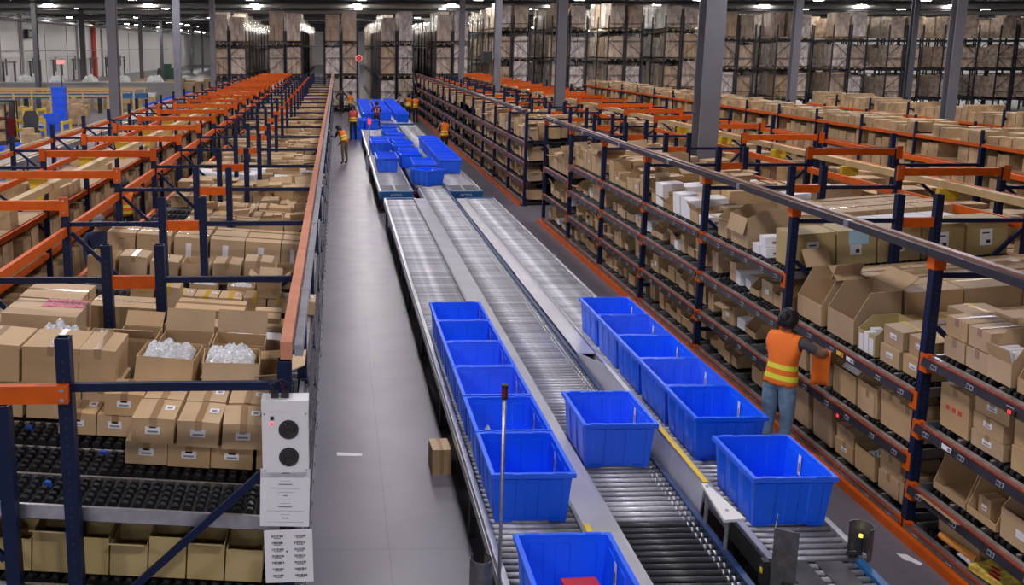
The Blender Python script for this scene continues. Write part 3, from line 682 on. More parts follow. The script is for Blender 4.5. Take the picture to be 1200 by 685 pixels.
# ---- right rack, hand placed bays.  bay A = y 5.1-7.6 (frame edge), bay B = y 7.6-10.1 (worker)
def cR(yc, z, wy, dx, h, label, off=.08, up=0.0, rz=0.0, **k):
    x = XR+off+dx/2; return closed((x, yc, zR(x, z)+up), dx, wy, h, (0, TR[1], rz), label, k.pop('group', None), **k)
def oR(yc, z, wy, dx, h, label, off=.08, up=0.0, rz=0.0, **k):
    x = XR+off+dx/2; return opened((x, yc, zR(x, z)+up), dx, wy, h, (0, TR[1], rz), label, k.pop('group', None), **k)
# bay B, top pile (shelf 1.30)
for k in range(4):
    cR(9.72, 1.30, .55, .62, .52, 'big plain carton, %s back in the deep row above the worker' % ORD[k], off=.62+k*.64, group='big cartons in the row above the worker', tape='x', tm='tape_clear')
oR(9.74, 1.30, .52, .50, .54, 'big open-fronted carton with a folded flap, directly behind the worker\'s head', cut=.55, flaps='lr', fl=1.0)
oR(9.10, 1.30, .50, .50, .55, 'big open carton with a wide flap tipped toward the aisle, right of the worker\'s head', cut=.5, flaps='rb', fl=.6, lab=False)
for k in range(4):
    cR(9.10, 1.30, .50, .60, .53, 'big yellow-taped carton, %s back in the second deep row by the worker' % ORD[k], off=.62+k*.62, group='big cartons in the second row by the worker', tape='x', tm='tape_yellow', lab=('front',) if k == 0 else None)
oR(8.62, 1.30, .30, .42, .34, 'open olive carton full of small white packs', flaps='', cut=.35, m='cardboard_olive')
for k in range(9):
    xx = XR+.12+(k % 3)*.11; white_box((xx, 8.53+(k//3)*.085, zR(xx, 1.30)+.01+.0), .09, .07, .17+.05*(k % 2), TR, 'small white pack in the open olive carton, %s row, %s from the front' % (ORD[k//3], ORD[k % 3]), 'small white packs in the olive carton')
for k in range(5):
    cR(8.62, 1.30, .32, .36, .32, 'yellow-taped carton, %s back in the row behind the white packs' % ORD[k], off=.52+k*.38, group='yellow-taped row behind the white packs', tape='x', tm='tape_yellow')
for k, (y, up, off) in enumerate([(8.26, 0, .10), (8.26, .19, .12), (7.93, 0, .12), (7.93, .19, .16), (8.10, .385, .62)]):
    cR(y, 1.30, .30, .36, .185, ['lower small carton with yellow tape, near the reaching hand','upper small carton with yellow tape, near the reaching hand','lower small yellow-taped carton against the post','upper small yellow-taped carton against the post','single yellow-taped carton perched on top of the stacked rows'][k], off=off, up=up, tape='y' if k else 'y', tm='tape_yellow', lab=('side',))
for k in range(6):
    for j in range(2):
        cR(8.26-.33*j, 1.30, .31, .36, .37, 'carton, %s back in the %s long row behind the small yellow-taped cartons' % (ORD[k], ('far', 'near')[j]), off=.50+k*.38, group='long rows behind the small cartons', tape='x', tm='tape_yellow' if k % 2 else 'tape_clear')
# bay B, level .70
cR(9.42, .70, .40, .42, .25, 'lower of two dark cartons behind the worker\'s hip', tape='x'); cR(9.42, .70, .38, .40, .23, 'upper of two dark cartons behind the worker\'s hip', up=.255, tape='x')
oR(8.92, .70, .42, .46, .46, 'white-fronted open carton holding a crumpled clear bag', cut=.35, flaps='r', fl=1.2)
bag((XR+.31, 8.92, zR(XR+.31, .70)+.27), .38, .34, .2, 1, 'crumpled clear bag in the open carton right of the worker')
oR(8.50, .70, .34, .44, .44, 'open carton with torn upper front beside the clear bag carton', cut=.3, flaps='l', fl=.4)
cR(8.48, .70, .22, .20, .25, 'small carton standing before the torn carton', off=.07, tape='x'); cR(8.12, .70, .30, .36, .36, 'tall plain carton leaning by the post, middle shelf', off=.08, tape='x')
cR(9.85, .70, .30, .40, .36, 'carton behind the worker\'s waist', tape='x'); cR(7.86, .70, .22, .40, .33, 'carton tucked against the post, middle shelf', tape='x')
# bay B, lowest
cR(9.75, .06, .40, .45, .48, 'tall dark carton behind the worker\'s knees', tape='x'); cR(9.25, .06, .38, .45, .47, 'tall dark carton right of the worker\'s knees', tape='x')
cR(8.82, .06, .34, .5, .18, 'lower pale carton right of the worker\'s legs', tape='x', lab=('side',)); cR(8.82, .06, .32, .42, .15, 'dark flat carton lying on the pale carton', up=.185, tape='x')
oR(8.44, .06, .34, .44, .26, 'low open carton lined with white paper', flaps='', m='cardboard'); bag((XR+.30, 8.44, zR(XR+.3, .06)+.13), .36, .28, .13, 2, 'white paper and film filling the low open carton')
cR(8.04, .06, .32, .40, .2, 'lower carton of the pair by the post foot', tape='x'); cR(8.04, .06, .32, .38, .2, 'upper carton of the pair by the post foot', up=.205, tape='x'); cR(7.8, .06, .12, .38, .3, 'thin carton against the post foot', tape='x')
# bay A, top (1.68)
for k, (y, up) in enumerate([(7.36, 0), (7.36, .19), (7.08, 0), (7.08, .19)]):
    cR(y, 1.68, .26, .34, .18, ['lower small carton just before the tall post','upper small carton just before the tall post','lower small carton beside the torn white packs','upper small carton beside the torn white packs'][k], up=up, tape='x')
for k in range(5): cR(7.22, 1.68, .5, .42, .38, 'carton, %s back in the row behind the top small cartons, frame edge' % ORD[k], off=.5+k*.43, group='row behind the top small cartons', tape='x', tm='tape_clear')
oR(6.82, 1.68, .26, .42, .40, 'tall torn open carton showing white packs', cut=.5, flaps='f', fl=1.3)
for k in range(4): white_box((XR+.22, 6.72+.065*k, zR(XR+.2, 1.68)+.01), .16, .055, .26, TR, 'flat white pack, %s of four standing in the torn carton' % ORD[k], 'white packs in the torn carton')
oR(6.34, 1.68, .56, .55, .48, 'big open carton with tall upright flaps at the frame edge', cut=.75, flaps='lr', fl=1.45)
for k in range(4): cR(6.5, 1.68, .8, .5, .44, 'big carton, %s back behind the tall-flap carton at the frame edge' % ORD[k], off=.66+k*.52, group='big cartons at the frame edge', tape='x')
cR(5.7, 1.68, .6, .6, .40, 'big closed carton beyond the frame edge', tape='x')
# bay A, 1.05
cR(7.26, 1.05, .36, .45, .40, 'pale carton with red shipping marks', m='white_carton' if False else 'cardboard', tape='x', tm='tape_clear', lab=('red',))
for k in range(3): cR(6.86, 1.05, .36, .50, .15, ['bottom','middle','top'][k]+' carton in the stack of three labelled cartons', up=k*.153, rz=(.02, -.03, .06)[k], tape='x', lab=('side',))
for k in range(2): cR(6.38, 1.05, .40, .46, .21, ['lower','upper'][k]+' of two labelled cartons by the frame edge', up=k*.213, tape='x', lab=('side',))
cR(5.9, 1.05, .45, .46, .38, 'tall dark carton on the middle shelf beyond the frame edge', tape='x')
# bay A, .45
oR(7.22, .45, .42, .46, .46, 'open-fronted carton next to the post, low shelf', cut=.85, flaps=''); oR(6.82, .45, .34, .46, .44, 'open-fronted carton holding a small box', cut=.85, flaps='')
cR(6.84, .45, .14, .14, .2, 'small box standing inside the open-fronted carton', off=.12, up=.01, tape='x', lab=('side',))
oR(6.36, .45, .48, .48, .44, 'pale open carton with a white label and torn side', cut=.4, flaps='', lab=True)
cR(5.8, .45, .5, .48, .40, 'carton on the low shelf beyond the frame edge', tape='x')
# bay A, lowest
oR(7.12, .06, .52, .45, .28, 'tipped carton with its long lid hanging toward the aisle', flaps='f', fl=.35, off=.14)
MB().cyl((0, -.2, 0), (0, .2, 0), .035, 'orange_paper', 10).cyl((0, -.2, 0), (0, .2, .0), .02, 'paper', 8).build('paper_roll', None, (XR+.06, 7.0, .06+.13), (0, 0, .1), label='orange paper roll lying before the tipped carton', cat='roll')
b = MB().box(-.12, .12, -.16, .16, 0, .05, 'pack_yellow')
for k in range(3): b.box(-.09+.05*k, -.06+.05*k, -.10+.05*k, .0+.04*k, .05, .053, 'red_card')
b.build('snack_pack', None, (XR+.12, 6.62, .145), (0, TR[1], .15), label='yellow printed product pack on the lowest shelf at the frame corner', cat='pack')
bag((XR+.10, 6.9, .14), .14, .16, .07, 0, 'scrap of white film on the lowest shelf beside the yellow pack')
# first bay beyond the worker: olive cartons with labels, white boxes
for k, (a, b_) in enumerate([(5.42,5.93),(5.95,6.42),(6.44,6.95),(6.97,7.48),(7.50,8.0)]):
    x = (a+b_)/2
    o = closed((x, 10.48, zR(x, 1.76)), b_-a-.01, .42, .42, TR, ['olive carton with white label at the aisle end of the olive row','olive carton with a blue paper above its white label','third olive carton of the row','fourth olive carton of the row, behind the double post','olive carton with white label at the rear end of the olive row'][k], None, 'x', None, ('frontbig',), 'cardboard_olive')
    if k == 1: MB().box(-.10, .14, -.216, -.2145, .24, .42, 'paper_blue').build('blue_sheet', o)
for k in range(9):
    x = XR+.12+(k % 3)*.30; white_box((x+.12, 10.95+(k//3)*.22 if k < 6 else 11.0+.15*(k-6), zR(x, 1.76)+(.13 if k > 5 else 0)), .28, .20, .125, (0, TR[1], R.uniform(-.2, .2)), 'white slab-shaped box behind the olive cartons, %s' % (('lower layer, %s back, %s row' % (ORD[k % 3], ORD[k//3])) if k < 6 else ('on top, %s back' % ORD[k % 3])), 'white boxes behind the olive cartons')
for k in range(5): white_box((6.45+k*.3, 11.0, zR(6.45+k*.3, 1.76)+.16), .28, .5, .2, TR, 'white box, %s back in the long row behind the olive cartons' % ORD[k], 'white box row behind the olive cartons')
for k in range(5): cR(11.0, 1.76, .42, .42, .16, 'flat carton, %s back under the white box row' % ORD[k], off=.92+k*.43, group='flat cartons under the white box row', tape='x', parts=False)
oR(11.62, 1.76, .5, .62, .5, 'very tall open carton with a dropped front flap, by the white boxes', cut=.2, flaps='f', fl=-1.3)
for k in range(4): cR(11.62, 1.76, .5, .5, .40, 'big carton, %s back behind the very tall open carton' % ORD[k], off=.76+k*.52, group='row behind the very tall open carton', tape='x')
oR(12.15, 1.76, .3, .4, .36, 'open carton with a bent flap next to the post', flaps='fr', cut=.3)
for k in range(5): cR(12.2, 1.76, .42, .44, .38, 'carton, %s back in the last row, first bay beyond the worker' % ORD[k], off=.55+k*.45, group='last row of the first bay beyond the worker', tape='x')

jobs = []
BR_ = ['first bay beyond the worker','second bay beyond the worker','third bay beyond the worker','fourth bay beyond the worker','fifth bay beyond the worker']
LV = ['lowest shelf', 'second shelf', 'third shelf', 'top level']
for i, y in enumerate(FR[3:8]):
    lv = LEVR(y); nm = BR_[i]
    for li, z in enumerate(lv):
        top = li == len(lv)-1
        if top:
            if i == 0: continue
            jobs.append((y, 'top', dict(xf=XR, s=1, y0=y, y1=y+2.5, zlev=z, label='top level, '+nm, group='top level, '+nm, key='far_right', zf=(lambda x, z=z: zR(x, z)), tl=TR, whites=(i in (1,)), hmax=.52, depth=2.05 if i in (2, 3) else 2.6)))
        else:
            jobs.append((y, 'low', dict(xf=XR, s=1, y0=y, y1=y+2.5, zlev=z, ztop=lv[li+1], label='%s, %s' % (LV[li], nm), group='%s, %s' % (LV[li], nm), key='far_right', zf=zR, tl=TR, whites=.22 if (i, li) in ((0, 1), (0, 2), (1, 2), (2, 2)) else .04)))
for i, y in enumerate(FL[:22]):
    for li, z in enumerate(LEVL(y)):
        if li == 3:
            if i < 3: continue
            jobs.append((y+6, 'top', dict(xf=XL, s=-1, y0=y, y1=y+2.5, zlev=z, label='top, '+(BAYL[i] if i < 12 else 'far fan box rack'), group='top, '+(BAYL[i] if i < 12 else 'far bays'), key='far_left', zf=(lambda x, z=z: zL(x, z)), tl=TL, whites=(i == 5), hmax=.38 if i < 8 else .5, cap_=1.7 if i == 3 else 9)))
        elif li == 2 or i > 1:
            jobs.append((y+30 if i else 5.0, 'low', dict(xf=XL, s=-1, y0=y, y1=y+2.5, zlev=z, ztop=LEVL(y)[li+1], label='%s, %s' % (LV[li], BAYL[min(i, 11)]), group='%s, %s' % (LV[li], BAYL[min(i, 11)]), key='far_left', zf=zL, tl=TL)))
for i, y in enumerate(FR2[:15]):
    lv = LEVR2(y)
    for li, z in enumerate(lv):
        nm = ('end bay' if i == 0 else ORD[min(i, 11)]+' bay')+' past the cross aisle'
        jobs.append((y, 'top' if li == 3 else 'low', dict(xf=XR, s=1, y0=y, y1=y+2.5, zlev=z, label='%s, %s' % (LV[li], nm), group='%s, %s' % (LV[li], nm), key='far_right', tl=TR, **(dict(zf=(lambda x, z=z: zR(x, z)), hmax=.5, depth=2.05) if li == 3 else dict(zf=zR, ztop=lv[li+1] if li < 3 else z+.5)))))
# extra olive open cartons on the shelf under the fan box rollers
for k in range(9):
    x = -.62-k*.245; opened((x, 5.42, zL(x, .96)), .235, .26, .22+.03*(k % 3), TL, 'olive open carton under the rollers, %s from the fan box' % ORD[k], 'olive cartons under the rollers', 'l' if k % 2 else 'r', m='cardboard_olive', fl=.5)
    closed((x, 5.75, zL(x, .96)), .235, .30, .27, TL, 'olive closed carton in the second row under the rollers, %s from the fan box' % ORD[k], 'olive cartons in the second row under the rollers', 'y', None, m='cardboard_olive')
for y, kind, kw in sorted(jobs, key=lambda j: j[0]):
    r = random.Random(int(y*10)+int(kw['zlev']*100)+(7 if kw['s'] > 0 else 3))
    if y == 5.0 and kind == 'low' and kw['s'] < 0: continue
    (fill_top if kind == 'top' else fill_low)(r=r, **kw)
# cartons on the storage racks (mostly far: a few nearest as things)
def fill_shelf(x0, x1, y0, y1, z, key, r, label, group, hmax=.5, parts=False, face=-1, rows=2, pr=.9):
    y = y0
    while y < y1-.2:
        wy = r.uniform(.26, .5)
        for k in range(rows):
            if r.random() > pr: continue
            D = (x1-x0)/rows; x = x0+D*(k+.5); h = r.uniform(.55, 1)*hmax
            closed((x, y+wy/2, z), D*.93, wy*.95, h, (0, 0, 0), label, group, 'y', 'tape_yellow' if r.random() < .3 else 'tape_clear', key=key, parts=parts)
        y += wy+.02
r = random.Random(77)
LIM['closed'] = 999
# hazard cartons stacked behind the replenishment aisle
hz = [(-5.15, 10.3, 1.7, 0, .36), (-5.15, 10.3, 1.7, .365, .34), (-5.72, 10.3, 1.7, 0, .36), (-5.72, 10.3, 1.7, .365, .36)]
for k, (x, y, z, up, h) in enumerate([(-3.62, 9.15, .12, 0, .42), (-3.62, 9.15, .12, .425, .42), (-3.62, 9.15, .12, .85, .42), (-3.62, 9.15, .12, 1.275, .42), (-4.22, 9.0, .12, 0, .42), (-4.22, 9.0, .12, .425, .42), (-4.22, 9.0, .12, .85, .42), (-4.22, 9.0, .12, 1.275, .40)]):
    closed((x, y, up+.0), .56, .56, h, (0, 0, R.uniform(-.03, .03)), '%s hazard diamond carton from the floor in the frame edge stack' % ORD[k % 4] if x > -4 else '%s plain carton from the floor in the frame edge stack' % ORD[k % 4], 'hazard diamond cartons' if x > -4 else 'plain stacked cartons at the frame edge', 'x', 'tape_clear', ('diamond',) if x > -4 else ('front',))
for k in range(6):
    closed((-3.42+(k % 2)*-.36, 13.4+(k//2)*.0, (k//2)*.30), .34, .36, .295, (0, 0, 0), 'yellow-taped carton, %s layer, %s column, in the replenishment aisle stack' % (['bottom','middle','top'][k//2], ['right','left'][k % 2]), 'yellow-taped aisle stack', 'y', 'tape_yellow')
LIM['closed'] = 0
for i in range(18):
    y = FL[1+i]
    for z in (.12, 1.0, 1.7): fill_shelf(-6.3, -5.0, y+.1, y+2.4, z, 'far_left', r, 'brown carton on the storage rack behind the replenishment aisle', 'cartons behind the replenishment aisle', .32 if z > 1.5 else .6, pr=.2 if z > 1.5 else .85)
for i in range(16):
    y = 7.6+2.5*i
    for z in (.12, .85, 1.55): fill_shelf(9.65, 11.05, y+.1, y+2.4, z, 'far_right', r, 'brown carton on the storage rack behind the worker\'s rack', 'cartons behind the worker\'s rack', .5, pr=.5 if z > 1.5 else .8)
for i in range(16):
    y = 16.0+2.5*i
    for z in (.5, 1.1, 1.65, 2.18): fill_shelf(15.45, 16.95, y+.1, y+2.4, z, 'far_right', r, 'brown carton on the long orange-beamed rack before the pallet racks', 'cartons before the pallet racks', .40 if z < 2 else .30, rows=1 if z < 2 else 3, pr=.8)
for i in range(7):
    y = 24+2.5*i
    for z in (.5, 1.2, 1.9): fill_shelf(21.95, 23.35, y+.1, y+2.4, z, 'far_right', r, 'brown carton on the rack close before the pallet racks', 'cartons close before the pallet racks', .55, rows=1, pr=.85)
for k, lb in (('far_left', 'mass of far brown cartons on the fan box side racks'), ('far_right', 'mass of far brown cartons on the racks of the worker\'s side'), ('far_rightw', 'far white boxes on the racks of the worker\'s side'), ('far_leftw', 'far white boxes on the fan box side racks')):
    if k in STUFF: STUFF[k].build('far_cartons', label=lb, cat='cartons', kind='stuff')

# ================================================================== PALLET RACKS AT THE BACK
def load_mesh(seed, m):
    """carton stack wrapped in film: cartons in layers with slightly uneven edges"""
    r = random.Random(seed); b = MB(); nz = r.choice((2, 3, 4)); z = .14; hz_ = 1.0/nz
    for k in range(nz):
        nx = r.choice((1, 2, 3)); ny = r.choice((1, 2))
        if k == nz-1 and r.random() < .35: nx_lim = max(1, nx-1)
        else: nx_lim = nx
        for i in range(nx_lim):
            for j in range(ny):
                e = .006
                b.box(-.5+i/nx+e+r.uniform(0, .012), -.5+(i+1)/nx-e-r.uniform(0, .012), -.5+j/ny+e, -.5+(j+1)/ny-e-r.uniform(0, .02), z, z+hz_*.985, m)
        z += hz_
    return b.mesh('wrapped_load')
LOADS = [load_mesh(i, ('film', 'load_brown', 'film_clear', 'film_clear', 'film', 'film')[i % 6]) for i in range(12)]
pb = MB()
for k in range(5): pb.box(-.5, .5, -.5+k*.225, -.5+k*.225+.1, .10, .125, 'pallet_wood')
for k in range(3): pb.box(-.5+k*.44, -.5+k*.44+.12, -.5, .5, 0, .10, 'pallet_wood')
PALLET = pb.mesh('pallet')
PR = random.Random(21); NL = 0; LS = MB()
YB = 63.0; PER = 3.87
pp_h = 6.0
PPOST = MB().box(-.04, .04, -.035, .035, 0, 6.6, 'rack_black').mesh('post')
def pallet_row(ix, x0, wd, y0, levels, nb, bh, lab):
    global NL
    t = thing('pallet_rack', lab, 'rack', (x0, y0, 0))
    h_ = levels[-1]+1.5
    bar = MB()
    for k in range(4):
        za = .3+k*(h_-.3)/4; zb = .3+(k+1)*(h_-.3)/4
    for f in range(min(nb, 6)+1):
        yy = f*2.6
        for x in (0, wd/2-.08, wd/2+.08, wd):
            o = obj('post', PPOST, t, (x, yy, 0)); o.scale = (1, 1, (levels[-1]+1.0)/6.6)
        if f < 3:
            for (xa, xb) in ((0, wd/2-.08), (wd/2+.08, wd)):
                b = MB()
                for k in range(int((levels[-1]+.6)/1.15)):
                    za = .4+k*1.15
                    b.bar((xa, 0, za), (xb, 0, za+1.0), .025, .035, 'rack_black') if (k+ix) % 2 else b.bar((xb, 0, za), (xa, 0, za+1.0), .025, .035, 'rack_black')
                    b.bar((xa, 0, za+1.0), (xb, 0, za+1.0), .03, .04, 'rack_black')
                b.build('frame_bracing', t, (0, yy, 0))
    for f in range(nb):
        for z in levels:
            b = MB()
            for x in (0, wd/2-.08, wd/2+.08, wd): b.box(x-.03, x+.03, f*2.6+.05, f*2.6+2.55, z-.13, z, 'rack_black')
            b.box(.03, wd/2-.1, f*2.6+.1, f*2.6+2.5, z-.05, z-.03, 'rack_black').box(wd/2+.1, wd-.03, f*2.6+.1, f*2.6+2.5, z-.05, z-.03, 'rack_black')
            b.build('beam_level', t)
            for side in (0, 1):
                for q in range(2):
                    cx = x0+wd*(.25+.5*side); cy = y0+f*2.6+.68+q*1.24
                    vis = f == 0 and q == 0
                    left_seen = cx > 2.0
                    if not vis and f*2+q > 2 and ((left_seen and side == 1) or (not left_seen and side == 0)): continue
                    if PR.random() < .06: continue
                    hh = bh*PR.uniform(.80, 1.0); lm_ = LOADS[PR.randrange(12)]; dx = (wd/2-.17)*PR.uniform(.93, 1.0); dy = 1.14
                    if NL < 300 and f < 3:
                        NL += 1
                        o = thing('pallet_load', 'wrapped pallet, %s level, %s side, %s deep, rack ' % ('upper' if z == levels[-1] else 'middle' if z == levels[-2] else 'lower', ('left', 'right')[side], ORD[min(f*2+q, 11)])+lab.replace('tall dark pallet rack row ', ''), 'pallet load', (cx, cy, z), group='pallet loads '+('upper' if z == levels[-1] else 'middle' if z == levels[-2] else 'lower')+' '+str(ix)) 
                        a = obj('carton_stack', lm_, o); a.scale = (dx, dy, hh)
                        a = obj('pallet', PALLET, o); a.scale = (dx, dy, 1)
                    else:
                        LS.box(cx-dx/2, cx+dx/2, cy-dy/2, cy+dy/2, z+.12, z+hh, 'film')
    return t
rows = []
for k in range(16):
    x0 = -8.65+k*PER
    rows.append((abs(x0), k, x0))
for _, k, x0 in sorted(rows, key=lambda a: a[0] if a[0] < 12 else 100+a[0]):
    levels = (.15, 2.35, 4.57) if x0 < 9 else (1.57, 3.55, 5.53)
    if x0 > 25: levels = (.9, 2.95, 4.95)
    nb = 15 if abs(x0) < 9 else (5 if x0 < 14 else 3)
    nm = 'tall dark pallet rack row '+(['outermost left of the totes','innermost left of the totes'][k] if k < 2 else 'straight behind the blue totes' if k == 2 else ORD[k-3]+' right of the blue totes' if k-3 < 12 else 'beyond the frame edge')
    pallet_row(k, x0, 2.36, YB if x0 < 9 else YB-1.5, levels, nb, 2.06 if x0 < 9 else 1.70, nm)
if LS.v: LS.build('far_loads', label='mass of farther wrapped pallets deep in the pallet racks', cat='pallets', kind='stuff')

# ================================================================== CONVEYORS
def roller_mesh(L, m, r=.024, bands=False):
    b = MB().cyl((0,0,0), (L,0,0), r, m, 10)
    b.cyl((-.02,0,0), (0,0,0), .008, 'galvanised', 6).cyl((L,0,0), (L+.02,0,0), .008, 'galvanised', 6)
    if bands:
        for q in (.055, .10): b.cyl((L-q,0,0), (L-q+.022,0,0), r+.003, 'galvanised', 10)
    me = b.mesh('roller', True); return me
ZT = .58
def conveyor(name, label, x0, x1, y0, y1, m='roller_steel', pitch=.0857, left='galvanised', right='galvanised', lim=290, legs=True, bands=False, black_to=None, rail_h=.0, zt=ZT):
    t = thing(name, label, 'conveyor', (x0, y0, 0))
    W = x1-x0; L = y1-y0
    rm = roller_mesh(W-.05, m, bands=bands); rb = roller_mesh(W-.05, 'roller_black', bands=bands)
    n = int(L/pitch); rest = MB()
    for i in range(n):
        y = .04+i*pitch
        if i < lim: obj('roller', rb if black_to and y0+y < black_to else rm, t, (.025, y, zt-.024))
        else: rest.cyl((.025, y, zt-.024), (W-.025, y, zt-.024), .024, m, 6)
    if rest.v: rest.build('roller_run', t, kind='stuff', smooth=True)
    for k, (x, mm) in enumerate(((-.03, left), (W-.02, right))):
        b = MB().box(x, x+.05, 0, L, zt-.17, zt+.012+rail_h, mm)
        b.box(x-.008 if k == 0 else x+.05, x if k == 0 else x+.058, 0, L, zt-.13, zt-.05, mm)
        o = b.build('side_rail', t)
    if legs:
        k = .6
        while k < L:
            b = MB()
            for x in (0, W): b.box(x-.025, x+.025, k-.03, k+.03, 0, zt-.17, 'black_plastic')
            b.box(0, W, k-.02, k+.02, .18, .23, 'black_plastic')
            b.build('leg_frame', t); k += 2.4
    MB().box(.03, W-.03, .05, L-.05, zt-.16, zt-.14, 'black_plastic').build('under_pan', t)
    return t
cvL = conveyor('roller_conveyor', 'steel roller conveyor lane carrying the row of six totes nearest the open aisle', 1.225, 1.99, 4.6, 22.85)
cvC = conveyor('roller_conveyor', 'middle roller conveyor lane with black rollers at the near end', 2.27, 3.0, 4.6, 24.6, right='rail_navy', bands=True, black_to=6.86, left='plate_steel')
cvR = conveyor('roller_conveyor', 'roller conveyor lane carrying totes past the worker in orange', 3.32, 4.04, 6.22, 22.85, left='plate_steel', right='roller_steel')
MB().box(.0, .26, 0, 18.2, .0, .012, 'plate_steel').build('filler_plate', None, (2.0, 4.6, ZT+.003), label='flat steel plate strip between the near tote lane and the middle lane', cat='plate')
b = MB().box(.0, .245, 4.0, 15.9, -.004, .008, 'plate_steel')
b.build('filler_plate', None, (3.06, 6.9, ZT+.004), label='flat steel plate strip between the middle lane and the worker side lane', cat='plate')
t = thing('side_guard', 'slanted steel side guard with a yellow top edge, by the single middle tote', 'guard', (3.045, 6.95, 0))
V = []
for y, zt in ((0, .84), (2.85, .84), (3.95, .60)):
    k = (zt-.50)/.34; V += [(.0, y, .50), (.03*k, y, zt), (.03*k+.012, y, zt), (.012, y, .50)]
MB().poly(V, [(0,4,5,1),(1,5,6,2),(2,6,7,3),(3,7,4,0),(4,8,9,5),(5,9,10,6),(6,10,11,7),(7,11,8,4),(0,1,2,3),(11,10,9,8)], 'plate_steel').build('steel_panel', t)
MB().box(.02, .065, 0, 1.12, .842, .850, 'yellow_paint').build('yellow_edge', t)
MB().box(.02, .065, 1.12, 2.85, .842, .848, 'plate_steel').build('top_edge', t)
MB().box(0, .05, 0, .26, 0, .004, 'yellow_paint').build('yellow_tape', None, (2.0, 6.48, ZT+.018), label='short yellow tape strip on the plate before the front tote', cat='tape')
# belt section at the near end of the worker side lane
t = thing('belt_conveyor', 'short conveyor with two grey belts over steel rollers, by the curved scanner shields', 'conveyor', (3.33, 4.6, 0))
rm = roller_mesh(.60, 'roller_steel')
for i in range(18): obj('roller', rm, t, (0, .06+i*.088, ZT-.024))
for x in (.03, .30): MB().box(x, x+.20, 0, 1.58, ZT+.001, ZT+.009, 'belt_grey').build('belt', t)
MB().box(.62, .68, 0, 1.60, ZT-.17, ZT+.012, 'conveyor_blue').build('side_rail', t)
MB().box(-.07, -.02, 0, 2.3, ZT-.17, ZT-.0, 'black_plastic').build('side_rail', t)
for k in (.3, 1.4): MB().box(-.06, -.01, k, k+.06, 0, ZT-.17, 'black_plastic').box(.62, .68, k, k+.06, 0, ZT-.17, 'black_plastic').build('leg_frame', t)
# blue end sections before the gap
for k, (x0, x1, lb) in enumerate(((1.16, 2.03, 'far roller conveyor lane by the open aisle, with blue lettered end board'), (3.07, 3.93, 'far roller conveyor lane on the worker side, with blue lettered end board'))):
    t = conveyor('roller_conveyor', lb, x0, x1, 24.1, 42.6 if k == 0 else 45, lim=0, left='galvanised', right='galvanised')
    W = x1-x0
    MB().box(-.03, W+.03, -.16, -.02, ZT-.19, ZT+.01, 'conveyor_blue').build('end_board', t)
    obj('lettering', text_mesh('HYTROL', .085, 'paper', 'lettering'), t, (W/2, -.163, ZT-.09), (math.pi/2, 0, 0))
    MB().box(.0, W, -.1, -.0, .12, ZT-.19, 'black_plastic').build('drive_box', t)
    for x in (.06, W*.53): MB().box(x, x+W*.38, .15, .95, ZT+.002, ZT+.01, 'belt_grey').build('belt', t)
    for x in (-.02, W+.0): MB().box(x, x+.02, -.17, -.16, ZT-.12, ZT-.10, 'paper').build('bolt', t)
t = conveyor('roller_conveyor', 'far middle roller conveyor lane full of staggered totes', 2.2, 2.97, 24.65, 45, lim=0, left='rail_navy', right='rail_navy')
t = conveyor('roller_conveyor', 'farthest roller conveyor lane crowded with totes, by the maroon jersey', 1.2, 2.2, 46.5, 60.5, lim=0)
t = conveyor('roller_conveyor', 'farthest roller conveyor lane beside the two orange-vested workers', 2.9, 3.9, 46.0, 60.5, lim=0)
MB().box(-.03, 1.03, -.14, 0, ZT-.19, ZT+.01, 'conveyor_blue').build('end_board', t)
# cross covers at the near conveyors' far end
MB().box(0, .8, 0, .10, .36, .59, 'conveyor_blue').build('end_board', cvL, (-.02, 18.26, 0)); MB().box(0, .75, 0, .10, .36, .59, 'conveyor_blue').build('end_board', cvR, (-.0, 16.64, 0))
# blue diagonal guide bits, drive motors
for k, (x, y) in enumerate(((2.09, 24.2), (3.03, 24.3))):
    b = MB().cyl((x, y, .35), (x, y, .58), .07, 'red_dark', 10).box(x-.05, x+.05, y+.05, y+.35, .3, .5, 'black_plastic')
    b.build('drive_motor', label=['dark red drive motor left of the skewed tote','dark red drive motor right of the skewed tote'][k], cat='motor')

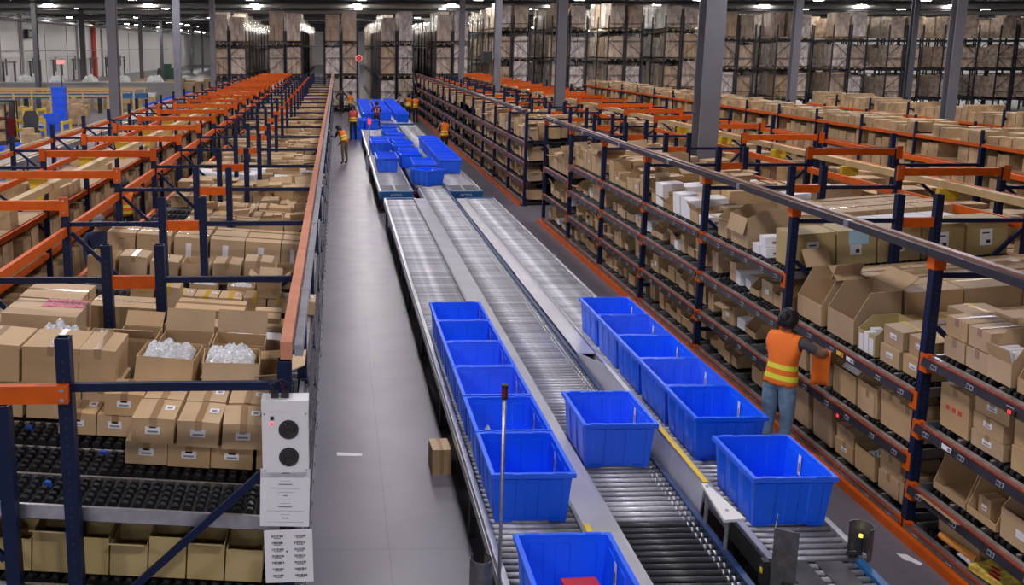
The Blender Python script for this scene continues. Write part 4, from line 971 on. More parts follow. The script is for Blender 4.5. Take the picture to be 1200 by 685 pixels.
# ================================================================== TOTES
def tote_meshes():
    b = MB(); c = 'tote_blue'; h = .445; t = .008
    X0, Y0, X1, Y1 = .295, .345, .325, .385       # outer half sizes bottom / top
    def ring(hx, hy, z): return [(-hx,-hy,z),(hx,-hy,z),(hx,hy,z),(-hx,hy,z)]
    V = ring(X0, Y0, .012)+ring(X1, Y1, h)+ring(X1-t, Y1-t, h)+ring(X0-t, Y0-t, .022)
    fs = [(3,2,1,0), (12,13,14,15)]; sf = []
    for i in range(4):
        j = (i+1) % 4
        fs += [(4+i, 4+j, 8+j, 8+i), (8+i, 8+j, 12+j, 12+i)]
        (sf if i % 2 else fs).append((i, j, 4+j, 4+i))
    b.poly(V, fs, c); b.poly(V[:8], sf, 'tote_scuff_sheen')
    # foot blocks and vertical ribs on the walls
    for sx in (-1, 1):
        for sy in (-1, 1): b.box(min(sx*X0, sx*(X0-.14)), max(sx*X0, sx*(X0-.14)), min(sy*Y0, sy*(Y0-.12)), max(sy*Y0, sy*(Y0-.12)), 0, .012, c)
    def rib_y(x, w, sg, pr):
        za, zb = .03, h-.05
        ya = Y0+(Y1-Y0)*za/h; yb = Y0+(Y1-Y0)*zb/h
        V = [(x-w, sg*ya, za), (x+w, sg*ya, za), (x+w, sg*yb, zb), (x-w, sg*yb, zb), (x-w*.8, sg*(ya+pr), za+.01), (x+w*.8, sg*(ya+pr), za+.01), (x+w*.8, sg*(yb+pr), zb), (x-w*.8, sg*(yb+pr), zb)]
        b.poly(V, [(4,5,6,7),(0,1,5,4),(1,2,6,5),(2,3,7,6),(3,0,4,7)], c)
        V = [(q[0], q[1]-sg*(2*pr+t), q[2]) for q in V]
        b.poly([(x-w, sg*(ya-t), za), (x+w, sg*(ya-t), za), (x+w, sg*(yb-t), zb), (x-w, sg*(yb-t), zb), (x-w*.8, sg*(ya-t-.006), za+.01), (x+w*.8, sg*(ya-t-.006), za+.01), (x+w*.8, sg*(yb-t-.006), zb), (x-w*.8, sg*(yb-t-.006), zb)], [(4,5,6,7),(0,1,5,4),(1,2,6,5),(2,3,7,6),(3,0,4,7)], c)
    def rib_x(y, w, sg, pr):
        za, zb = .03, h-.05
        xa = X0+(X1-X0)*za/h; xb = X0+(X1-X0)*zb/h
        for (oa, ob) in ((0, pr), (-t, -t-.006)):
            b.poly([(sg*(xa+oa), y-w, za), (sg*(xa+oa), y+w, za), (sg*(xb+oa), y+w, zb), (sg*(xb+oa), y-w, zb), (sg*(xa+ob), y-w*.8, za+.01), (sg*(xa+ob), y+w*.8, za+.01), (sg*(xb+ob), y+w*.8, zb), (sg*(xb+ob), y-w*.8, zb)], [(4,5,6,7),(0,1,5,4),(1,2,6,5),(2,3,7,6),(3,0,4,7)], c)
    for sg in (-1, 1):
        for x in (-.19, 0, .19): rib_y(x, .06, sg, .009)
        for y in (-.24, 0, .24): rib_x(y, .075, sg, .009)
    body = b.mesh('tote')
    r = MB(); fx, fy = .35, .408
    for (a, bb, z0, z1) in ((X1-.002, Y1-.002, h-.006, h+.004),):
        V = ring(fx, fy, h-.008)+ring(fx, fy, h+.006)+ring(a-t, bb-t, h+.006)+ring(a, bb, h-.008)
        fs = []
        for i in range(4):
            j = (i+1) % 4
            fs += [(i, j, 4+j, 4+i), (4+i, 4+j, 8+j, 8+i), (8+i, 8+j, 12+j, 12+i), (12+i, 12+j, j, i)]
        r.poly(V, fs, c)
    # down-turned lip and raised hand-grip pads at the ends
    for sg in (-1, 1):
        y = sg*fy
        r.box(-fx, fx, min(y, y-sg*.006), max(y, y-sg*.006), h-.032, h-.008, c)
        r.box(min(sg*fx, sg*(fx-.006)), max(sg*fx, sg*(fx-.006)), -fy+.006, fy-.006, h-.032, h-.008, c)
        for x in (-.22, .22): r.box(x-.055, x+.055, min(y-sg*.002, y-sg*.024), max(y-sg*.002, y-sg*.024), h+.006, h+.012, c)
        r.box(-.11, .11, min(y-sg*.002, y-sg*.024), max(y-sg*.002, y-sg*.024), h+.006, h+.009, c)
    rim = r.mesh('rim')
    xa = X0+(X1-X0)*.6-t-.0085; l = MB().box(xa-.001, xa+.001, -.022, .022, .22, .40, 'paper'); l.box(xa-.002, xa-.001, -.012, .012, .25, .33, 'ink_soft')
    lab = l.mesh('barcode_label')
    return body, rim, lab
TB, TRM, TLB = tote_meshes()
def tote(x, y, z, rz, label, group=None, sub=True):
    o = obj('tote', TB, None, (x, y, z), (0, 0, rz), label, 'tote', group)
    obj('rim', TRM, o)
    if sub: obj('barcode_label', TLB, o, (0, .1, 0))
    return o
ZR = ZT+.001
for k, y in enumerate((7.165, 8.0, 8.85, 9.68, 10.51, 11.345)):
    tote(1.585, y, ZR, 0, 'blue tote, '+['front','second','third','fourth','fifth','rearmost'][k]+' of the six in a row beside the open aisle')
tote(1.585, 5.44, ZR+.012, 0, 'blue tote with red and white boxes inside, at the bottom edge')
tote(2.60, 8.115, ZR, 0, 'single blue tote standing alone on the middle lane')
for k, y in enumerate((7.03, 8.24, 9.06, 9.88, 10.70, 11.53)):
    tote(3.685, y+(.0 if k else .02), ZR, 0, 'blue tote, '+['lone front one before the gap','first of five in a row','second of five in a row','third of five in a row','fourth of five in a row','rearmost of five in a row'][k]+', on the worker side lane')
# things in totes
t = thing('product_box', 'white box with a dark red lid in the bottom edge tote', 'box', (1.64, 5.50, ZR+.04), (0, 0, .05))
MB().box(-.12, .12, -.07, .07, 0, .22, 'paper').build('carton_body', t); MB().box(-.122, .122, -.072, .072, .22, .25, 'red_card').build('lid', t)
MB().box(-.05, .05, -.0725, -.0705, .16, .17, 'ink_soft').box(-.08, .08, -.0725, -.0705, .13, .138, 'label_paper').box(-.07, .07, -.0725, -.0705, .06, .09, 'label_paper').build('printing', t)
for k, (x, y, z, dx, dy, h, rz) in enumerate([(1.44, 5.40, .0, .14, .1, .20, .1), (1.83, 5.46, .0, .07, .12, .20, .25), (1.47, 5.22, .0, .16, .1, .07, -.1)]):
    MB().box(-dx/2, dx/2, -dy/2, dy/2, 0, h, 'white_carton').box(-dx*.1, dx*.1, -dy/2-.001, dy/2+.001, .001, h+.001, 'red_card').build('small_box', None, (x, y, ZR+.04), (0, 0, rz), label=['small white and red box left of the dark red lid','tilted small white box right of the dark red lid','flat white and red box at the tote corner'][k], cat='box')
bag((1.44, 8.12, ZR+.03), .34, .3, .26, 0, 'white crumpled goods in the second tote beside the open aisle')
MB().box(-.05, .05, -.03, .03, 0, .006, 'paper').build('paper_slip', None, (1.46, 7.0, ZR+.03), (0, 0, .1), label='white slip lying in the front tote beside the open aisle', cat='paper')
MB().box(-.05, .05, -.03, .03, 0, .02, 'paper').build('paper_slip', None, (3.66, 6.9, ZR+.03), (0, 0, -.1), label='white slip lying in the lone front tote on the worker side lane', cat='paper')
# far totes
gfar = 'far totes'
for k, y in enumerate((28.2, 29.05, 32.7, 33.55, 34.4)): tote(1.57, y, ZR, 0, ['front tote of the near pair on the far aisle-side lane','rear tote of the near pair on the far aisle-side lane','front tote of the far trio on the far aisle-side lane','middle tote of the far trio on the far aisle-side lane','rear tote of the far trio on the far aisle-side lane'][k])
for k in range(9): tote(3.50, 27.8+k*.84, ZR, 0, 'blue tote, %s from the front of the tight row, far worker side lane' % ORD[k])
for k, (x, y, rz) in enumerate([(2.55,25.3,.62),(2.60,26.7,0),(2.62,27.55,0),(2.36,29.2,.1),(2.42,30.4,-.1),(2.30,31.7,.05),(2.40,33.0,.1),(2.25,34.3,0),(2.32,36.0,.1),(2.2,37.6,0),(2.28,39.6,.05)]):
    tote(x, y, ZR+.0, rz, 'skewed blue tote at the near end of the far middle lane' if k == 0 else 'blue tote, %s behind the skewed tote, far middle lane' % ORD[k-1], None, k == 0)
for k in range(14): tote(1.64+(.06 if k % 3 == 0 else 0), 47.2+k*.98, ZR, R.uniform(-.05, .05), 'distant blue tote, %s in the crowded lane by the maroon jersey' % (ORD+['thirteenth','fourteenth'])[k], 'distant totes by the maroon jersey', False)
for k in range(14): tote(3.40, 47.0+k*1.0, ZR, R.uniform(-.05, .05), 'distant blue tote, %s in the lane beside the orange-vested pair' % (ORD+['thirteenth','fourteenth'])[k], 'distant totes beside the orange-vested pair', False)
for k in range(11): tote(2.54+R.uniform(-.02, .02), 48.2+k*1.1, ZR+.0, R.uniform(-.08, .08), 'distant blue tote, %s between the two farthest lanes' % ORD[k], 'distant totes between the farthest lanes', False)
MB().box(2.23, 2.87, 46.6, 60.5, .50, .578, 'galvanised').box(2.3, 2.8, 46.7, 60.4, 0, .50, 'black_plastic').build('gravity_table', label='low steel table between the two farthest lanes under totes', cat='table')
for k, (x, y, n) in enumerate([(.95, 44.2, 2), (1.68, 44.2, 2), (1.30, 45.2, 2), (2.3, 45.2, 1)]):
    for j in range(n): tote(x, y, .002+j*.455, .05*j, 'blue tote, %s from the floor in the %s floor stack before the maroon jersey' % (ORD[j], ['leftmost','second','rear','rightmost'][k]), 'stacked floor totes', False)

# ================================================================== SMALL EQUIPMENT
t = thing('signal_beacon', 'thin grey pole with a red and black signal lamp, before the front tote', 'signal lamp', (1.165, 5.93, 0))
MB().cyl((0,0,.45), (0,0,2.02), .013, 'galvanised', 10).build('pole', t, smooth=True)
MB().cyl((0,0,2.02), (0,0,2.04), .022, 'black_plastic', 12).cyl((0,0,2.10), (0,0,2.125), .024, 'black_plastic', 12).build('lamp_cap', t)
MB().cyl((0,0,2.04), (0,0,2.10), .022, 'red_dark', 12).build('lamp_lens', t)
MB().box(-.03, .03, -.03, .03, .42, .47, 'steel_dark').build('bracket', t)
t = thing('signal_beacon', 'pole with a lit red signal lamp at the far lane, beside the aisle', 'signal lamp', (1.06, 29.6, 0))
MB().cyl((0,0,.0), (0,0,1.95), .018, 'galvanised', 8).build('pole', t); MB().cyl((0,0,1.95), (0,0,2.12), .05, 'red_light', 10).build('lamp_lens', t); MB().cyl((0,0,2.12), (0,0,2.15), .05, 'black_plastic', 10).build('lamp_cap', t)
MB().box(-.12, -.02, -.03, .03, .4, .9, 'galvanised').build('junction_box', t)
def shield(x, y, z, r, h, a0, a1, label, led):
    t = thing('scanner_shield', label, 'scanner', (x, y, z)); b = MB(); n = 16; V = []
    for k in range(n+1):
        a = a0+(a1-a0)*k/n
        for (rr, zz) in ((r, 0), (r, h), (r-.004, h), (r-.004, 0)): V.append((rr*math.cos(a), rr*math.sin(a), zz))
    fs = []
    for k in range(n):
        for q in range(4): fs.append((k*4+q, (k+1)*4+q, (k+1)*4+(q+1) % 4, k*4+(q+1) % 4))
    b.poly(V, fs, 'steel_dark'); b.build('curved_plate', t, smooth=False)
    MB().cyl((0,0,.02), (0,0,h*.62), .022, 'black_plastic', 10).build('sensor_body', t)
    MB().cyl((0,-.0,h*.62), (0,0,h*.62+.02), .014, led, 8).build('indicator', t)
    MB().box(-.015, .015, -.015, .015, -.25, .04, 'galvanised').build('stand', t)
    MB().box(-.02, .09*(1 if x < 2 else -1), -.02, .02, .0, .03, 'black_plastic').build('mounting_arm', t)
    return t
shield(1.02, 5.88, .54, .08, .30, math.pi*.72, math.pi*2.35, 'curved brown steel scanner shield on the aisle side of the near lane', 'amber_light')
shield(3.99, 6.22, .60, .085, .26, -math.pi*.45, math.pi*.75, 'curved dark steel scanner shield on the worker side lane', 'amber_light')
t = thing('scanner_shield', 'folded dark steel scanner plate between the white paddle and the grey belts', 'scanner', (3.19, 5.98, .40))
MB().poly([(0,0,0),(.12,.20,0),(.12,.20,.58),(0,0,.58),(.004,-.002,0),(.124,.198,0),(.124,.198,.58),(.004,-.002,.58)], [(0,1,2,3),(7,6,5,4),(0,4,5,1),(3,2,6,7),(1,5,6,2),(0,3,7,4)], 'steel_dark').build('plate', t)
MB().poly([(0,0,0),(.15,-.07,0),(.15,-.07,.58),(0,0,.58),(.0,.004,0),(.15,-.066,0),(.15,-.066,.58),(0,.004,.58)], [(0,1,2,3),(7,6,5,4),(0,4,5,1),(3,2,6,7),(1,5,6,2),(0,3,7,4)], 'steel_dark').build('plate', t)
MB().box(-.05, .0, .02, .08, .1, .3, 'black_plastic').build('sensor_body', t); MB().box(-.055, -.05, .03, .06, .2, .24, 'yellow_paint').build('indicator', t)
MB().box(-.24, .02, -.06, -.03, .02, .05, 'galvanised').box(-.24, .02, .05, .08, .02, .05, 'galvanised').build('bracket', t)
t = thing('guide_paddle', 'white wedge-shaped plastic guide paddle on two steel posts', 'guide', (2.985, 6.2, .905))
MB().poly([(-.07,0,0),(.10,.02,0),(.03,.58,0),(-.01,.58,0),(-.07,0,.022),(.10,.02,.022),(.03,.58,.022),(-.01,.58,.022)], [(0,3,2,1),(4,5,6,7),(0,1,5,4),(1,2,6,5),(2,3,7,6),(3,0,4,7)], 'white_plastic').build('paddle', t)
for (x, y) in ((.0, .10), (.01, .50)): MB().cyl((x, y, -.28), (x, y, 0), .016, 'galvanised', 8).build('post', t)
for (x, y) in ((.01, .14), (.01, .52)): MB().cyl((x, y, .022), (x, y, .03), .014, 'galvanised', 8).build('bolt', t)
t = thing('pull_ring', 'small steel ring hooked on the middle lane rail beside the bottom tote', 'ring', (2.12, 5.72, ZT+.06))
b = MB()
for k in range(12):
    a, c = k*math.pi/6, (k+1)*math.pi/6; b.cyl((.03*math.cos(a), .045*math.sin(a), 0), (.03*math.cos(c), .045*math.sin(c), 0), .005, 'galvanised', 5)
b.build('ring', t); MB().cyl((0, -.045, -.035), (0, -.045, 0), .005, 'galvanised', 5).build('hook', t)
MB().box(-.10, .10, -.14, .14, 0, .28, 'cardboard').box(-.02, .02, -.141, .141, .0, .281, 'tape_clear').build('carton', None, (1.08, 8.95, 0), (0,0,.05), label='brown carton on the floor half under the near tote lane', cat='carton')
def flat(name, pts, z, m, label, cat):
    n = len(pts); b = MB(); b.poly([(x, y, z) for x, y in pts]+[(x, y, z+.004) for x, y in pts], [tuple(range(n-1, -1, -1)), tuple(range(n, 2*n))]+[(i, (i+1) % n, n+(i+1) % n, n+i) for i in range(n)], m)
    return b.build(name, label=label, cat=cat)
flat('paper_scrap', [(4.97,7.22),(5.05,7.20),(5.10,7.06),(5.06,7.03),(5.02,7.10),(4.98,7.12)], .001, 'paper', 'crumpled white paper scrap on the floor by the orange kerb', 'paper')
flat('floor_tape', [(-.02,9.28),(.26,9.26),(.26,9.33),(-.02,9.36)], .0005, 'paper', 'short white tape mark on the aisle floor', 'tape')
# fan box and papers hung on the end post of the left rack
YF = 5.03
t = thing('fan_box', 'white control box with two round black fan grilles on the end post', 'control box', (-.312, YF, 1.985))
MB().box(-.135, .135, -.10, .02, 0, .38, 'white_plastic').box(-.137, .137, -.102, .02, .38, .445, 'white_plastic').build('housing', t)
for z in (.10, .27):
    g = MB().cyl((.02, -.1015, z), (.02, -.108, z), .058, 'black_plastic', 24).build('fan_grille', t)
    b = MB()
    for rr in (.02, .035, .05):
        for k in range(20):
            a, c = k*math.pi/10, (k+1)*math.pi/10; b.cyl((.02+rr*math.cos(a), -.110, z+rr*math.sin(a)), (.02+rr*math.cos(c), -.110, z+rr*math.sin(c)), .0022, 'roller_black', 4)
    b.build('guard_ring', g)
for (x, z) in ((-.12, .015), (.12, .015), (-.12, .365), (.12, .365)): MB().cyl((x, -.10, z), (x, -.104, z), .006, 'galvanised', 8).build('screw', t)
MB().box(-.085, -.065, -.108, -.10, .33, .35, 'black_plastic').build('switch', t)
MB().cyl((-.078, -.10, .305), (-.078, -.106, .305), .008, 'red_light', 8).build('indicator', t)
for x in (-.06, .0): MB().box(x-.022, x+.022, -.06, -.01, .445, .475, 'black_plastic').build('connector', t)
b = MB(); 
for (p, q) in (((-.06,-.03,.47),(-.09,-.03,.52)), ((-.09,-.03,.52),(-.02,-.03,.55)), ((0,-.03,.47),(-.03,-.03,.53)), ((-.02,-.03,.55),(.05,0,.50))): b.cyl(p, q, .004, 'red_dark' if p[0] == 0 else 'black_plastic', 6)
b.build('cable', t)
t = thing('notice_sheet', 'white printed notice sheet taped under the fan box', 'paper', (-.325, YF-.05, 1.615), (0, .03, 0))
MB().box(-.15, .145, -.002, .0, 0, .37, 'paper').build('sheet', t)
b = MB(); q = random.Random(4)
for k in range(14):
    z = .34-k*.024; wd = q.choice((.03, .05, .11, .09)); b.box(-wd*(.45 if k % 3 == 0 else 1), wd*(.45 if k % 3 == 0 else 1), -.004, -.002, z, z+(.006 if k % 3 == 0 else .0022), 'ink_soft' if k % 3 == 0 else 'label_paper')
b.build('printing', t)
t = thing('barcode_sheet', 'white sheet with two columns of barcodes, hung lowest under the fan box', 'paper', (-.30, YF-.055, 1.25), (0, -.02, 0))
MB().box(-.145, .145, -.002, .0, 0, .345, 'paper').build('sheet', t)
b = MB(); q = random.Random(6)
for k in range(7):
    for x in (-.10, .035):
        z = .298-k*.043; u = 0
        while u < .068:
            wd = q.choice((.002, .003, .005)); b.box(x+u, x+u+wd, -.004, -.002, z, z+.013, 'ink'); u += wd+q.choice((.002, .004))
        b.box(x+.012, x+.055, -.004, -.002, z-.008, z-.004, 'grey_cloth')
b.build('barcodes', t)
MB().cyl((-.01, -.002, .205), (-.01, -.005, .205), .006, 'conveyor_blue', 8).build('pin', t)
MB().box(-.13, .13, 0, .006, 0, .17, 'paper').build('notice_sheet', None, (-1.02, 5.56, 1.28), (.2, 0, 0), label='pale sheet hanging in the dark below the roller shelf', cat='paper')

# ================================================================== PEOPLE
def seg_dist(p, a, b):
    ab = b-a; t = max(0, min(1, (p-a).dot(ab)/max(ab.length_squared, 1e-9))); return (p-(a+ab*t)).length, t
def person(label, loc, rz, J, mats, scale=1.0, vest=None, bands=True, hair=None, extras=None, group=None, sub=2, facing=(0, 1, 0)):
    """J: joint name -> (x, y, z); local +Y is forward. mats: shirt, sleeve, arm, trousers, shoe, skin"""
    P = {k: Vector(v) for k, v in J.items()}
    edges = [('pelvis','belly'),('belly','chest'),('chest','neck'),('neck','head0'),('head0','head1'),('chest','shL'),('shL','elL'),('elL','wrL'),('wrL','palmL'),('chest','shR'),('shR','elR'),('elR','wrR'),('wrR','palmR'),
             ('pelvis','hipL'),('hipL','knL'),('knL','anL'),('anL','toeL'),('pelvis','hipR'),('hipR','knR'),('knR','anR'),('anR','toeR')]
    rad = dict(pelvis=(.15,.115), belly=(.14,.105), chest=(.165,.115), neck=(.055,.055), head0=(.068,.075), head1=(.082,.095), sh=(.065,.065), el=(.043,.043), wr=(.028,.032), palm=(.038,.018), hip=(.098,.1), kn=(.062,.065), an=(.042,.048), toe=(.042,.030))
    if extras and 'rad' in extras: rad.update(extras['rad'])
    names = list(P); me = bpy.data.meshes.new('body')
    me.from_pydata([P[n] for n in names], [(names.index(a), names.index(b)) for a, b in edges], [])
    o = bpy.data.objects.new('person', me); COL.objects.link(o)
    sk = o.modifiers.new('skin', 'SKIN'); sk.use_smooth_shade = True; sk.branch_smoothing = .6
    ss = o.modifiers.new('sub', 'SUBSURF'); ss.levels = sub; ss.render_levels = sub
    for i, n in enumerate(names):
        k = n if n in rad else n[:-1]
        me.skin_vertices[0].data[i].radius = rad[k]; me.skin_vertices[0].data[i].use_root = (n == 'pelvis')
    dg = bpy.context.evaluated_depsgraph_get(); bm = bpy.data.meshes.new_from_object(o.evaluated_get(dg)); bm.name = 'person'
    bpy.data.objects.remove(o); bpy.data.meshes.remove(me)
    order = ['shirt', 'sleeve', 'arm', 'trousers', 'shoe', 'skin']
    for k in order: bm.materials.append(M[mats[k]])
    reg = {('pelvis','belly'): 0, ('belly','chest'): 0, ('chest','neck'): 0, ('neck','head0'): 5, ('head0','head1'): 5}
    def region(c):
        best = None
        for (a, b) in edges:
            d, t = seg_dist(c, P[a], P[b]); 
            k = a if a in rad else a[:-1]; d -= rad[k][0]*.6
            if best is None or d < best[0]: best = (d, a, b, t)
        a, b, t = best[1:]
        if (a, b) in reg:
            if (a, b) == ('pelvis','belly') and t < .25: return 3, (a, b)
            if (a, b) == ('chest','neck') and t > .85: return 5, (a, b)
            return reg[(a, b)], (a, b)
        if a == 'chest': return 0, (a, b)
        if a.startswith('sh'): return (1 if t < .62 else 2), (a, b)
        if a.startswith('el'): return 2, (a, b)
        if a.startswith('wr'): return 5, (a, b)
        if a in ('pelvis',) or a.startswith(('hip', 'kn')): return 3, (a, b)
        return 4, (a, b)
    regs = []
    for p in bm.polygons:
        k, e = region(p.center); p.material_index = k; regs.append((k, e)); p.use_smooth = True
    # fingers, nose, ears joined to the body mesh
    b2 = bmesh.new(); b2.from_mesh(bm)
    def taper(pts, r0, r1, mi, n=6):
        rings = []
        for i, p in enumerate(pts):
            d = (pts[min(i+1, len(pts)-1)]-pts[max(i-1, 0)]).normalized(); up = Vector((0, 0, 1)) if abs(d.z) < .9 else Vector((1, 0, 0))
            a = d.cross(up).normalized(); c = d.cross(a); r = r0+(r1-r0)*i/(len(pts)-1)
            rings.append([b2.verts.new(p+a*r*math.cos(2*math.pi*k/n)+c*r*math.sin(2*math.pi*k/n)) for k in range(n)])
        for i in range(len(rings)-1):
            for k in range(n):
                f = b2.faces.new((rings[i][k], rings[i][(k+1) % n], rings[i+1][(k+1) % n], rings[i+1][k])); f.material_index = mi; f.smooth = True
        f = b2.faces.new(rings[-1]); f.material_index = mi
    for sd in 'LR':
        w_, p_ = P['wr'+sd], P['palm'+sd]; d = (p_-w_).normalized(); side = d.cross(Vector((0, 0, 1)))
        if side.length < .2: side = Vector((0, 1, 0)).cross(d)
        side.normalize(); nrm = side.cross(d)
        for i, (off, L) in enumerate(((-.027, .065), (-.009, .075), (.009, .07), (.027, .055))):
            a = p_+d*.015+side*off; taper([a, a+d*L*.5+nrm*.006, a+d*L*.8+nrm*.022, a+d*L*.95+nrm*.04], .010, .007, 5)
        a = p_-d*.03-side*.03; taper([a, a-side*.03+d*.03, a-side*.035+d*.06], .012, .008, 5)
    h0, h1 = P['head0'], P['head1']; fw = Vector(facing).normalized(); up = (h1-P['neck']).normalized(); fw = (fw-up*fw.dot(up)).normalized(); sdv = fw.cross(up)
    fc = h0*.45+h1*.55
    taper([fc+fw*.07+up*.02, fc+fw*.105-up*.012, fc+fw*.085-up*.03], .012, .014, 5)
    for q in (-1, 1):
        e = fc+sdv*q*.078-up*.005; taper([e-fw*.01, e+sdv*q*.018-fw*.015, e+sdv*q*.02-fw*.02+up*.02], .02, .012, 5)
    b2.to_mesh(bm); b2.free()
    root = obj('person', bm, None, loc, (0, 0, rz), label, 'person', group); root.scale = (scale,)*3
    # eyes and mouth
    b = MB()
    for q in (-1, 1):
        e = fc+fw*.088+sdv*q*.03+up*.022; b.obox(e, sdv*.012, fw*.006, up*.006, 'ink')
    b.obox(fc+fw*.082-up*.05, sdv*.022, fw*.008, up*.005, 'red_dark'); b.build('face_features', root)
    # vest: shell around the torso
    if vest:
        b3 = bmesh.new(); src = bm
        keep = [p for p, (k, e) in zip(src.polygons, regs) if e in (('pelvis','belly'),('belly','chest'),('chest','neck')) or (e[0] == 'chest' and abs(p.center.x) < .165) or (e[0] in ('hipL','hipR','pelvis') and p.center.z > P['pelvis'].z-.06)]
        nv = len(src.vertices); vm = {}
        zt = P['neck'].z-.0; zb = P['pelvis'].z-.10
        for p in keep:
            if p.center.z > zt: continue
            vs_ = []
            for vi in p.vertices:
                if vi not in vm:
                    v = src.vertices[vi]; vm[vi] = b3.verts.new(v.co+v.normal*.018)
                vs_.append(vm[vi])
            try: f = b3.faces.new(vs_)
            except ValueError: continue
            f.smooth = True
            axis = (P['chest']-P['pelvis']).normalized(); t = (p.center-P['pelvis']).dot(axis)
            f.material_index = 0
        # horizontal reflective bands cut into the shell
        axis = (P['chest']-P['pelvis']).normalized()
        if bands:
            for t in bands if isinstance(bands, (list, tuple)) else (.0, .055, .13, .185):
                bmesh.ops.bisect_plane(b3, geom=b3.verts[:]+b3.edges[:]+b3.faces[:], plane_co=P['pelvis']+axis*t, plane_no=axis)
            bl = bands if isinstance(bands, (list, tuple)) else (.0, .055, .13, .185)
            for f in b3.faces:
                t = (f.calc_center_median()-P['pelvis']).dot(axis)
                for k in range(0, len(bl), 2):
                    if bl[k] < t < bl[k+1]: f.material_index = 1
        vme = bpy.data.meshes.new('vest'); bmesh.ops.recalc_face_normals(b3, faces=b3.faces[:]); b3.to_mesh(vme); b3.free(); vme.materials.append(M[vest]); vme.materials.append(M['hivis_yellow'])
        vo = obj('vest', vme, root); so = vo.modifiers.new('thick', 'SOLIDIFY'); so.thickness = .008
    if hair:
        b = MB(); n, k = 14, 9; V = []; cen = fc+up*.022-fw*.012
        long_ = hair == 'long'
        for j in range(k+1):
            ph = math.pi*j/k
            for i in range(n):
                th = 2*math.pi*i/n
                dv = sdv*math.cos(th)*math.sin(ph)*.108+fw*math.sin(th)*math.sin(ph)*.120+up*math.cos(ph)*.126
                if ph > 1.3:   # hairline: pull the lower front back so the face stays clear
                    ff = dv.dot(fw)
                    if ff > -.02: dv -= fw*(ff+.02)*min(1, (ph-1.3)*1.6)*.95
                    if not long_ and ff > -.02: dv += up*min(.12, (ph-1.3)*.05)
                    elif ff < .03: dv -= up*(ph-1.3)*.12
                if not long_:
                    lo = dv.dot(up)
                    if lo < -.075: dv -= up*(lo+.075)*.85
                dv *= 1+.06*mnoise(dv*40+Vector((j, 0, 0)))
                V.append(cen+dv)
        fs = [(j*n+i, j*n+(i+1) % n, (j+1)*n+(i+1) % n, (j+1)*n+i) for j in range(k) for i in range(n)]
        b.poly(V, fs, 'hair_black' if hair != 'cap' else 'grey_cloth'); b.build('hair' if hair != 'cap' else 'cap', root, smooth=True)
        if hair == 'bun': 
            b = MB(); c = cen-fw*.10+up*.03
            for j in range(6):
                a, bb = c+up*(-.045+.018*j), c+up*(-.045+.018*(j+1)); ra = math.sqrt(max(0, .05**2-(-.045+.018*j)**2))+.005; rb = math.sqrt(max(0, .05**2-(-.045+.018*(j+1))**2))+.005 if j < 5 else .008
                b.cyl(a, bb, ra, 'hair_black', 10, rb)
            b.build('hair_bun', root, smooth=True)
        if hair == 'cap': MB().obox(cen+fw*.13+up*.03, sdv*.07, fw*.06, up*.006, 'grey_cloth').build('cap_brim', root)
    return root
def stand(h=1.65, lean=0.0, armL='down', armR='down', step=0.0, turn=0.0, bend=0.0):
    s = h/1.70
    def q(x, y, z): return (x*s, y*s, z*s)
    J = {}
    J['pelvis'] = q(0, 0, .96); J['belly'] = q(0, lean*.3, 1.12); J['chest'] = q(0, lean*.75, 1.32-bend*.1); J['neck'] = q(0, lean*1.15, 1.47-bend*.16); J['head0'] = q(0, lean*1.3+.01, 1.545-bend*.2); J['head1'] = q(0, lean*1.4+.015, 1.615-bend*.24)
    cy = lean*.85; cz = 1.40-bend*.13
    for sd, sg, arm in (('L', -1, armL), ('R', 1, armR)):
        J['sh'+sd] = q(sg*.175, cy, cz)
        if arm == 'down': e, w_, p = (sg*.22, cy-.02, cz-.28), (sg*.23, cy+.05, cz-.53), (sg*.23, cy+.08, cz-.61)
        elif arm == 'fwd': e, w_, p = (sg*.22, cy+.12, cz-.24), (sg*.17, cy+.36, cz-.20), (sg*.16, cy+.44, cz-.20)
        elif arm == 'out': e, w_, p = (sg*.30, cy+.16, cz-.14), (sg*.28, cy+.42, cz-.10), (sg*.28, cy+.50, cz-.10)
        elif arm == 'hip': e, w_, p = (sg*.36, cy-.04, cz-.24), (sg*.22, cy+.04, cz-.42), (sg*.16, cy+.06, cz-.45)
        elif arm == 'low': e, w_, p = (sg*.22, cy+.08, cz-.27), (sg*.18, cy+.22, cz-.48), (sg*.17, cy+.27, cz-.55)
        J['el'+sd], J['wr'+sd], J['palm'+sd] = q(*e), q(*w_), q(*p)
        J['hip'+sd] = q(sg*.095, 0, .90); J['kn'+sd] = q(sg*.10, .02+sg*step*.5, .49); J['an'+sd] = q(sg*.10, -.02+sg*step, .085); J['toe'+sd] = q(sg*.115, .13+sg*step, .035)
    return J
MF = dict(shirt='grey_tee', sleeve='grey_tee', arm='skin_brown', trousers='jeans', shoe='shoe', skin='skin_brown')
# the worker in front: back to us, right arm reaching into the shelf
J = stand(1.66, lean=.06, armL='low', armR='out')
J['elR'] = (.34, .19, 1.23); J['wrR'] = (.30, .44, 1.25); J['palmR'] = (.30, .52, 1.25)
J['elL'] = (-.20, .15, 1.12); J['wrL'] = (-.13, .36, 1.10); J['palmL'] = (-.12, .44, 1.10)
wk = person('worker with black hair in an orange vest and blue jeans, reaching into the shelf', (4.78, 9.12, 0), -.95, J, MF, vest='hivis_orange', hair='bun', bands=(-.015, .04, .10, .155), sub=3,
       extras=dict(rad=dict(pelvis=(.165,.135), hip=(.112,.115), kn=(.072,.075), belly=(.145,.115))), facing=(0, 1, -.1))
